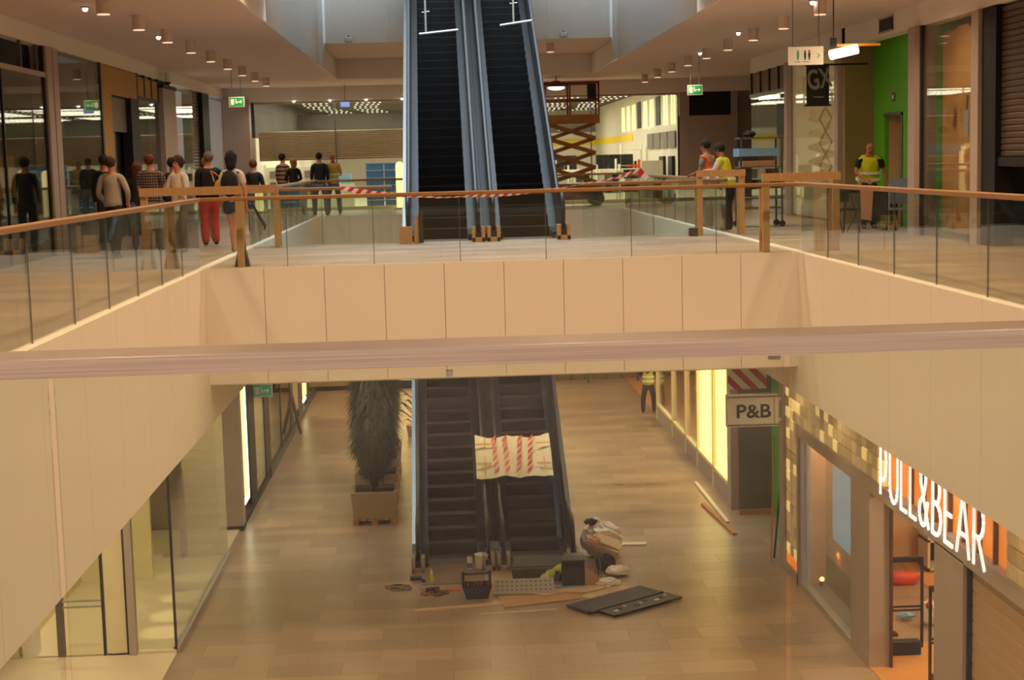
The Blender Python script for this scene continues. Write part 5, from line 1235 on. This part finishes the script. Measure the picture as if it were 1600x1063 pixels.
tag(MB().cbox(6.0, 33.6, Z0+.03, .09, 3.0, .05, rz=.06).build('trim_board', 'timber_pallet'), 'shorter brown trim strip lying nearer the niche', 'board')

# ------------------------------------------------------------------ planters on pallets
def planter(label, x, y, hsh, w_=1.0, plant=True):
    t = thing('planter_box', label, 'planter', (x, y, Z0)); h0 = .15
    for k in range(6): B('pallet_board', 'timber_pallet', -w_/2+.0+k*w_/6+.01, -w_/2+(k+1)*w_/6-.02, -.52, .52, .11, .14, t)
    for x_ in (-w_/2+.08, 0, w_/2-.08): B('pallet_block', 'timber_pallet', x_-.07, x_+.07, -.5, .5, 0, .11, t)
    mb = MB(); a, b, a2 = .44*w_, .44*w_, .52*w_
    for (sx0, sx1, sy0, sy1) in [(-1, 1, -1, -.86), (-1, 1, .86, 1), (-1, -.86, -.86, .86), (.86, 1, -.86, .86)]:
        vs = []
        for (q, z) in ((.47*w_, h0), (.52*w_, h0+.6)): vs += [(sx0*q, sy0*q, z), (sx1*q, sy0*q, z), (sx1*q, sy1*q, z), (sx0*q, sy1*q, z)]
        mb.add(vs, [(0, 3, 2, 1), (4, 5, 6, 7), (0, 1, 5, 4), (1, 2, 6, 5), (2, 3, 7, 6), (3, 0, 4, 7)])
    mb.build('tub', 'tub_grey', t); B('base', 'tub_grey', -.46*w_, .46*w_, -.46*w_, .46*w_, h0, h0+.05, t)
    B('soil', 'soil', -.44*w_, .44*w_, -.44*w_, .44*w_, h0+.4, h0+.5, t)
    return t
mat('tub_grey', (178, 152, 122), .7, var=.12, scale=5, stretch=(1, 1, 4))
ps = [(-1.68, 34.75), (-1.70, 36.7), (-1.72, 38.6), (-1.72, 40.5)]
labs = ['large square planter tub on pallet, nearest of the row left of escalators', 'second planter tub in the row left of the escalators', 'third planter tub in the row left of the escalators', 'farthest planter tub in the row left of the escalators']
for (x, y), l in zip(ps, labs): planter(l, x, y, 0)
def plant(label, x, y, seed, h0=.55, h1=3.6, r0=.5):
    t = thing('columnar_shrub', label, 'plant', (x, y, Z0)); r_ = random.Random(seed)
    MB().tube([(0, 0, .55), (.03, 0, 1.6), (0, .03, h1-.3)], [.05, .04, .02], 8).build('trunk', 'bark', t)
    mb = MB()
    for k in range(5200):
        z = r_.uniform(h0+.55, h1); prof = min(1, (z-h0-.2)/1.0)*(1 if z < h1-.4 else (h1-z+.25)/.65); a = r_.uniform(0, 2*PI)
        rad = r0*prof*math.sqrt(r_.uniform(.15, 1)); p = Vector((rad*math.cos(a), rad*math.sin(a), z))
        d = Vector((math.cos(a)*.5, math.sin(a)*.5, r_.uniform(-1.1, .1))).normalized(); l = r_.uniform(.12, .3); sd = Vector((-math.sin(a), math.cos(a), 0))*r_.uniform(.012, .028)
        e = p+d*l; mb.add([p-sd, p+sd, e+Vector((0, 0, -.03))], [(0, 1, 2)], r_.randrange(2))
    o = mb.build('foliage', ['foliage', 'foliage_dark'], t); o['kind'] = 'stuff'
    mb = MB()
    for k in range(60):
        a = r_.uniform(0, 2*PI); l = r_.uniform(.3, .6); z = r_.uniform(.62, .7); mb.tube([(.0, 0, z), (math.cos(a)*l*.3, math.sin(a)*l*.3, z+l*.8)], [.012, .003], 3, r_.randrange(2))
    o = mb.build('under_leaves', ['foliage', 'foliage_dark'], t); o['kind'] = 'stuff'
plant('tall dark green columnar shrub in the nearest planter tub', -1.68, 34.75, 1, .5, 4.0, .52)
plant('tall dark green columnar shrub in the second planter tub', -1.70, 36.7, 2, .4, 4.2, .54)
plant('tall dark green columnar shrub in the third planter tub', -1.72, 38.6, 3, .4, 4.2, .54)
plant('tall dark green columnar shrub in the farthest planter tub', -1.72, 40.5, 4, .5, 4.2, .5)
t = thing('bare_shrub', 'thin twiggy shrub half hidden behind the lower left escalator', 'plant', (-.95, 45.5, Z0)); mb = MB(); r_ = random.Random(8)
MB().cyl(0, 0, 0, .35, .2, .25).build('pot', 'tub_grey', t)
for k in range(26):
    a = r_.uniform(0, 2*PI); l = r_.uniform(.3, .75); z = r_.uniform(.3, 1.2); mb.tube([(0, 0, z), (math.cos(a)*l*.6, math.sin(a)*l*.6, z+l*.5), (math.cos(a)*l, math.sin(a)*l, z+l*.4)], [.015, .02, .004], 4)
mb.build('twigs', 'foliage_dark', t)

# ------------------------------------------------------------------ cardboard sheet taped across the lower right escalator
t = thing('warning_sheet', 'pale cardboard sheet with red hazard stripes taped across lower right escalator', 'sheet', (1.42, 32.7, -4.70), 0)
t.rotation_euler = (R(-60), 0, 0); t.scale = (.98, 1, 1.69)
mb = MB(); nx, nz = 16, 8; vs = []; r_ = random.Random(4)
for j in range(nz+1):
    for i in range(nx+1):
        vs.append((-.83+1.66*i/nx, .03*math.sin(i*.9+j*.5)+.07*j/nz, -.41+.82*j/nz + (r_.uniform(-.02, .02) if j in (0, nz) else 0) + (.03 if i in (0, nx) and j == nz else 0)))
fs = [(j*(nx+1)+i, j*(nx+1)+i+1, (j+1)*(nx+1)+i+1, (j+1)*(nx+1)+i) for j in range(nz) for i in range(nx)]
mb.add(vs, fs); o = mb.build('board', 'kraft_paper', t); md = o.modifiers.new('solid', 'SOLIDIFY'); md.thickness = .012
mat('sheet_cream', (226, 220, 196), .7, var=.05); o.data.materials.clear(); o.data.materials.append(M['sheet_cream'])
for k in range(4):      # four vertical bands of broken red slashes
    x0 = -.45+k*.24
    for j in range(6):
        z = -.34+j*.128; dx = (.05 if k > 1 else -.02)*(j*.3); x = x0+dx; y = -.035-.0+.07*(z+.41)/.82
        MB().prism([(x, z-.03), (x+.1, z+.045), (x+.13, z+.12), (x+.02, z+.04)], y-.012, y-.002, 'Y').build('red_slash', 'tape_red', t)
for (x, z, w_, h_) in [(-.66, .2, .34, .035), (-.66, -.18, .34, .035), (-.62, .24, .035, .2), (-.63, -.2, .035, .3), (.66, .2, .3, .035), (.64, -.2, .3, .035), (.66, -.2, .035, .25)]:
    B('tape_patch', 'kraft_paper', x-w_/2, x+w_/2, -.05, -.04, z-h_/2, z+h_/2, t)

# ------------------------------------------------------------------ tools and litter at the foot of the lower escalators
B('pit_rim', 'dull_steel', PIT[0]-.03, PIT[1]+.03, PIT[3], PIT[3]+.06, LOW-.1, LOW+.012, eD)
mat('worn_plate', (132, 108, 86), .5, .2, var=.15); B('floor_plate', 'worn_plate', -.62, .6, -1.6, -.15, -.0, .016, eC); B('floor_plate', 'dull_steel', -.6, .6, -.55, -.15, -.0, .02, eD)
t = thing('bucket', 'white plastic bucket at the foot of the lower left escalator', 'bucket', (.62, 30.2, Z0+.02)); MB().cyl(0, 0, 0, .27, .115, .135, n=20).build('body', 'white_plastic', t); MB().cyl(0, 0, .25, .275, .143, .143, n=20).build('rim', 'white_plastic', t)
t = thing('spray_bottle', 'white bottle with blue and red label beside the bucket', 'bottle', (.38, 30.15, Z0+.02)); MB().cyl(0, 0, 0, .24, .055, .05, n=14).build('body', 'white_plastic', t); MB().cyl(0, 0, .24, .29, .02, .02, n=10).build('cap', 'red_plastic', t); MB().cyl(0, 0, .02, .12, .058, .056, n=14).build('label_band', 'blue_plastic', t)
t = thing('tool_basket', 'black open tool basket with tall handle and red-handled tools', 'tool box', (.47, 28.15, Z0), .05)
mb = MB(); q0, q1 = (.2, .13), (.28, .17); 
mb.add([(-q0[0], -q0[1], 0), (q0[0], -q0[1], 0), (q0[0], q0[1], 0), (-q0[0], q0[1], 0), (-q1[0], -q1[1], .26), (q1[0], -q1[1], .26), (q1[0], q1[1], .26), (-q1[0], q1[1], .26)], [(0, 3, 2, 1), (0, 1, 5, 4), (1, 2, 6, 5), (2, 3, 7, 6), (3, 0, 4, 7)])
o = mb.build('tub', 'black_rubber', t); md = o.modifiers.new('solid', 'SOLIDIFY'); md.thickness = .015
for sx in (-1, 1): B('handle_post', 'black_rubber', sx*.25-.025, sx*.25+.025, -.03, .03, .2, .5, t)
MB().tube([(-.26, 0, .49), (-.2, 0, .45), (.2, 0, .45), (.26, 0, .49)], .024, 8).build('handle', 'black_rubber', t)
for k in range(7): x_ = -.18+k*.06; MB().tube([(x_, -.12+.03*(k % 2), .08), (x_+.02, -.14, .31+.02*(k % 3))], .014, 6).build('tool', ['red_plastic', 'black_metal', 'red_plastic', 'dull_steel'][k % 4], t)
for k in range(6): B('side_pocket', 'cloth_charcoal', -.2+k*.07, -.15+k*.07, -.175, -.155, .06, .2, t)
# perforated steel tray section
t = thing('steel_plate', 'long perforated steel tread section lying beside the tool basket', 'metal plate', (1.35, 28.35, Z0), 0)
M4 = Matrix.Rotation(-.04, 4, 'Z') @ Matrix.Rotation(.5, 4, 'X')
MB().box(-.55, .58, -.17, .2, .14, .17, 0, M4).box(-.56, .58, -.2, -.16, -.02, .17, 0, M4).build('plate', 'aluminium', t)
hm = None
for i in range(12):
    for j in range(3):
        p = M4 @ Vector((-.48+i*.09, -.1+j*.11, .172)); 
        if hm is None: o = MB().cbox(0, 0, 0, .022, .03, .006, rx=.5).build('slot', 'near_black', t); hm = o.data
        else: o = bpy.data.objects.new('slot', hm); COL.objects.link(o); o.parent = t
        o.location = p
def sheet(name, label, cat, pts, m, z=.01, th=.012, wav=0):
    mb = MB(); mb.prism([(p[0], p[1]) for p in pts], 0, th, 'Z'); o = mb.build(name, m); o.location = (0, 0, Z0+z); return tag(o, label, cat)
sheet('cardboard_sheet', 'orange-brown cardboard sheet flat on the floor in front of steel section', 'cardboard', [(.95, 27.35), (2.35, 27.75), (2.6, 28.25), (.85, 28.1)], 'cardboard')
o = sheet('kraft_paper', 'crumpled pale brown paper strip above the cardboard sheet', 'paper', [(1.5, 28.1), (1.75, 27.95), (2.1, 28.15), (2.5, 28.05), (2.9, 28.3), (2.85, 28.5), (2.3, 28.4), (1.8, 28.3)], 'kraft_paper', .03, .02)
sheet('wood_strip', 'long pale wooden strip lying left of the cardboard', 'board', [(-.68, 27.35), (.95, 27.6), (.95, 27.68), (-.66, 27.43)], 'kraft_paper', 0, .03)
sheet('wood_strip', 'thin white strip in front of the cardboard', 'board', [(.5, 27.0), (1.9, 27.15), (1.9, 27.18), (.5, 27.03)], 'pale_stone', 0, .015)
sheet('wood_strip', 'short pale plank lying far right of the lower escalators', 'board', [(3.35, 31.55), (4.1, 31.5), (4.12, 31.7), (3.3, 31.75)], 'pale_stone', 0, .04)
sheet('kraft_paper', 'pale cream sheet under the black grated floor panel', 'paper', [(2.35, 27.9), (3.0, 28.75), (4.2, 27.55), (4.1, 27.35), (2.6, 27.7)], 'kraft_paper', 0, .02)
# black grated floor cover
t = thing('floor_grate', 'large dark ribbed escalator floor cover lying on the right', 'floor cover', (3.15, 27.25, Z0+.03), .64)
B('plate', 'step_tread', -.88, .95, .02, .62, 0, .035, t); B('edge_beam', 'black_metal', -.88, .95, -.03, .05, 0, .05, t); B('plate', 'black_metal', -.7, 1.0, -.46, -.05, 0, .03, t)
for k in range(9): B('clip', ['pale_stone', 'near_black'][k % 2], -.55+k*.17, -.5+k*.17+(.06 if k % 3 == 0 else 0), -.32+(k % 3)*.06, -.26+(k % 3)*.06, .03, .04, t)
for k in range(5): B('rib', 'near_black', -.88, .95, .1+k*.1, .11+k*.1, .035, .041, t)
# cluttered bags right of the escalator
t = thing('plastic_bag', 'big pale plastic bag of rubbish right of the lower right escalator', 'bag', (3.1, 30.9, Z0))
mb = MB(); mb.ball((0, 0, .34), .44, sq=(1.0, .8, .8), seg=22, ring=14, jit=.08); 
mat('bag_film', (240, 228, 212), .35, var=.12, scale=6); mb.build('bag_body', 'bag_film', t); MB().tube([(0, 0, .6), (-.1, 0, .75), (-.15, .05, .78)], [.08, .05, .02], 8).build('tied_neck', 'bag_film', t)
tag(MB().ball((2.88, 30.85, Z0+.72), .1, sq=(1.3, .8, .6), seg=12, ring=8, jit=.25).build('glove', 'near_black'), 'black glove lying on top of the big plastic bag', 'glove')
tag(MB().cbox(3.12, 30.2, Z0+.40, .62, .5, .05, rz=-.3, ry=.35, rx=.1).cbox(3.16, 30.2, Z0+.46, .5, .4, .03, rz=-.1, ry=.4, rx=.2).build('cardboard_flap', 'kraft_paper'), 'torn pale carton flap leaning on the plastic bag', 'cardboard')
tag(MB().ball((2.86, 30.1, Z0+.5), .13, sq=(1.2, .8, .7), seg=12, ring=8, jit=.2).build('rag', 'cloth_peach'), 'pinkish rag on the carton flap', 'cloth')
tag(MB().ball((3.05, 29.7, Z0+.16), .2, sq=(1, .8, .8), seg=14, ring=9, jit=.14).build('tool_bag', 'cloth_charcoal'), 'dark tool bag under the carton flap', 'bag')
tag(MB().ball((3.25, 29.3, Z0+.1), .2, sq=(1.2, .8, .5), seg=14, ring=9, jit=.16).build('plastic_wrap', 'bag_film'), 'crumpled translucent wrap in front of the dark tool bag', 'plastic wrap')
tag(MB().ball((2.98, 28.55, Z0+.08), .17, sq=(1.3, .9, .5), seg=14, ring=9, jit=.2).build('plastic_wrap', 'white_plastic'), 'crumpled white wrap above the dark floor cover', 'plastic wrap')
t = thing('cable_bundle', 'grey cables hanging from the clutter by the black box', 'cable', (2.8, 29.1, Z0)); 
for k in range(3): MB().tube([(.0+k*.05, .3, .35), (.02+k*.04, .1, .2), (-.02+k*.06, -.1, .03), (.1+k*.05, -.35, .02)], .012, 6).build('cable', ['dull_steel', 'black_metal', 'dull_steel'][k], t)
t = thing('equipment_box', 'dark open control box at the edge of the pit', 'box', (2.32, 28.75, Z0))
for (a, b, c_, d, e_, f_) in [(-.2, .22, -.16, -.14, 0, .42), (-.2, .22, .14, .16, 0, .42), (-.2, -.18, -.14, .14, 0, .42), (.2, .22, -.14, .14, 0, .42), (-.2, .22, -.14, .14, 0, .03)]: B('side', 'black_metal', a, b, c_, d, e_, f_, t)
MB().box(-.2, .22, -.16, .2, .44, .52).build('lid', 'dark_panel', t); B('edge_strip', 'pale_blue', -.35, .24, -.2, -.17, 0, .03, t)
t = thing('newel_cover', 'dark metal cover block at the foot of the lower right escalator', 'box', (2.4, 29.55, Z0)); MB().box(-.2, .2, -.18, .18, 0, .38).build('block', 'dull_steel', t, bevel=.02); B('recess', 'black_metal', -.12, .12, -.19, -.17, .1, .3, t)
tag(MB().prism([(2.5, 28.55), (3.05, 28.5), (2.6, 29.0)], Z0, Z0+.02, 'Z').prism([(2.52, Z0+.0), (3.0, Z0), (2.5, Z0+.42)], 28.62, 28.64, 'Y').build('folded_cardboard', 'cardboard'), 'folded orange-brown cardboard corner by the black box', 'cardboard')
r_ = random.Random(12)
def wires(label, cx, cy, n_, m_, r0, name='cable'):
    t = thing(name, label, 'cable', (cx, cy, Z0))
    for k in range(n_):
        a0 = r_.uniform(0, 6.28); rr = r_.uniform(.5, 1)*r0; ox, oy = r_.uniform(-.1, .1), r_.uniform(-.1, .1)
        MB().tube([(ox+rr*math.cos(a0+i*.55), oy+rr*.7*math.sin(a0+i*.55), .015+.01*(i % 3)) for i in range(9)], .009, 5).build('strand', m_[k % len(m_)], t)
wires('thin green and brown cable clump, leftmost on the floor', -.98, 28.95, 7, ['olive_wall', 'bark', 'foliage'], .22)
wires('black cable loops with red wires left of the tool basket', -.25, 28.45, 6, ['black_metal', 'black_metal', 'tape_red'], .26)
t = thing('power_drill', 'dark power drill lying among the cable loops', 'drill', (-.35, 28.6, Z0)); MB().tube([(-.14, 0, .06), (.12, .02, .06)], [.035, .045], 8).build('body', 'black_rubber', t); MB().tube([(.08, 0, .06), (.05, -.14, .04)], .025, 8).build('grip', 'black_rubber', t); MB().tube([(-.14, 0, .06), (-.26, 0, .06)], .008, 6).build('bit', 'dull_steel', t)
t = thing('power_drill', 'dark drill at the left foot of the lower left escalator', 'drill', (-.68, 29.4, Z0)); MB().tube([(-.12, 0, .07), (.12, .0, .07)], [.05, .05], 8).build('body', 'black_rubber', t); MB().tube([(.08, 0, .06), (.16, -.12, .04)], .03, 8).build('grip', 'black_rubber', t)
t = thing('glue_bottle', 'pale yellow upright bottle at the foot of the lower left escalator', 'bottle', (-.38, 29.3, Z0)); MB().cyl(0, 0, 0, .18, .035, .03, n=12).build('body', 'hi_vis_yellow', t); MB().cyl(0, 0, .18, .27, .03, .006, n=12).build('nozzle', 'white_plastic', t)
t = thing('pliers', 'orange-handled pliers beside the cable loops', 'tool', (.05, 28.65, Z0)); MB().tube([(-.15, 0, .015), (0, 0, .015), (.14, .05, .015)], .012, 6).build('handle', 'hi_vis_orange', t); MB().tube([(-.15, .05, .015), (0, 0, .015), (.14, -.03, .015)], .012, 6).build('handle', 'hi_vis_orange', t); MB().tube([(-.15, .02, .015), (-.22, .02, .015)], .014, 6).build('jaw', 'dull_steel', t)

# two temporary T-shaped rails hanging over the upper escalators
for (x0, x1, xr, z0, z1, l_) in [(-.36, .56, -.2, 4.60, 4.68, 'thin grey T-shaped rail hanging over the upper left escalator'), (1.55, 2.3, 1.87, 4.76, 4.86, 'thin grey T-shaped rail hanging over the upper right escalator')]:
    t = thing('hanging_rail', l_, 'rail', (xr, 37.0, z0))
    MB().tube([(x0-xr, 0, 0), (x1-xr, 0, z1-z0)], .028, 6).build('bar', 'aluminium', t); MB().tube([(0, 0, .02), (0, 0, 8.4)], .022, 6).build('rod', 'aluminium', t)
    MB().tube([(-.08, 0, .5), (.1, 0, .52)], .012, 6).build('cross_pin', 'aluminium', t)

t = thing('info_screen', 'small pale blue lit sign hanging before the end store, left of the escalators', 'sign', (-3.1, 53.2, 3.62)); mat('screen_blue', (150, 170, 240), .5, emit=.9, emit_rgb=(150, 170, 245))
B('case', 'sign_frame', -.17, .17, -.02, .02, -.1, .1, t); B('face', 'screen_blue', -.15, .15, -.026, -.02, -.08, .08, t); MB().tube([(0, 0, .1), (0, 0, CEIL-3.62)], .01, 6).build('hanger', 'dull_steel', t)
t = thing('security_camera', 'white security camera on the left bulkhead beyond the plywood shopfront', 'camera', (WL, 42.4, 4.12)); B('bracket', 'white_plastic', 0, .18, -.03, .03, -.02, .04, t); MB().cyl(.22, 0, -.2, .06, .09, n=14).build('housing', 'white_plastic', t); MB().ball((.22, 0, -.2), .08, seg=12, ring=6).build('dome', 'near_black', t)
for x_, l_ in ((-2.35, 'tiny dark sensor at the foot of the white wall left of the upper escalators'), (3.55, 'tiny dark sensor at the foot of the white wall right of the upper escalators')):
    t = thing('wall_sensor', l_, 'sensor', (x_, SY1-.04, SOF+.06)); MB().box(-.1, .1, -.1, 0, -.03, .09).build('body', 'dull_steel', t, bevel=.01); MB().tube([(0, -.05, .09), (0, -.05, .14)], .02, 8).build('stub', 'black_metal', t)
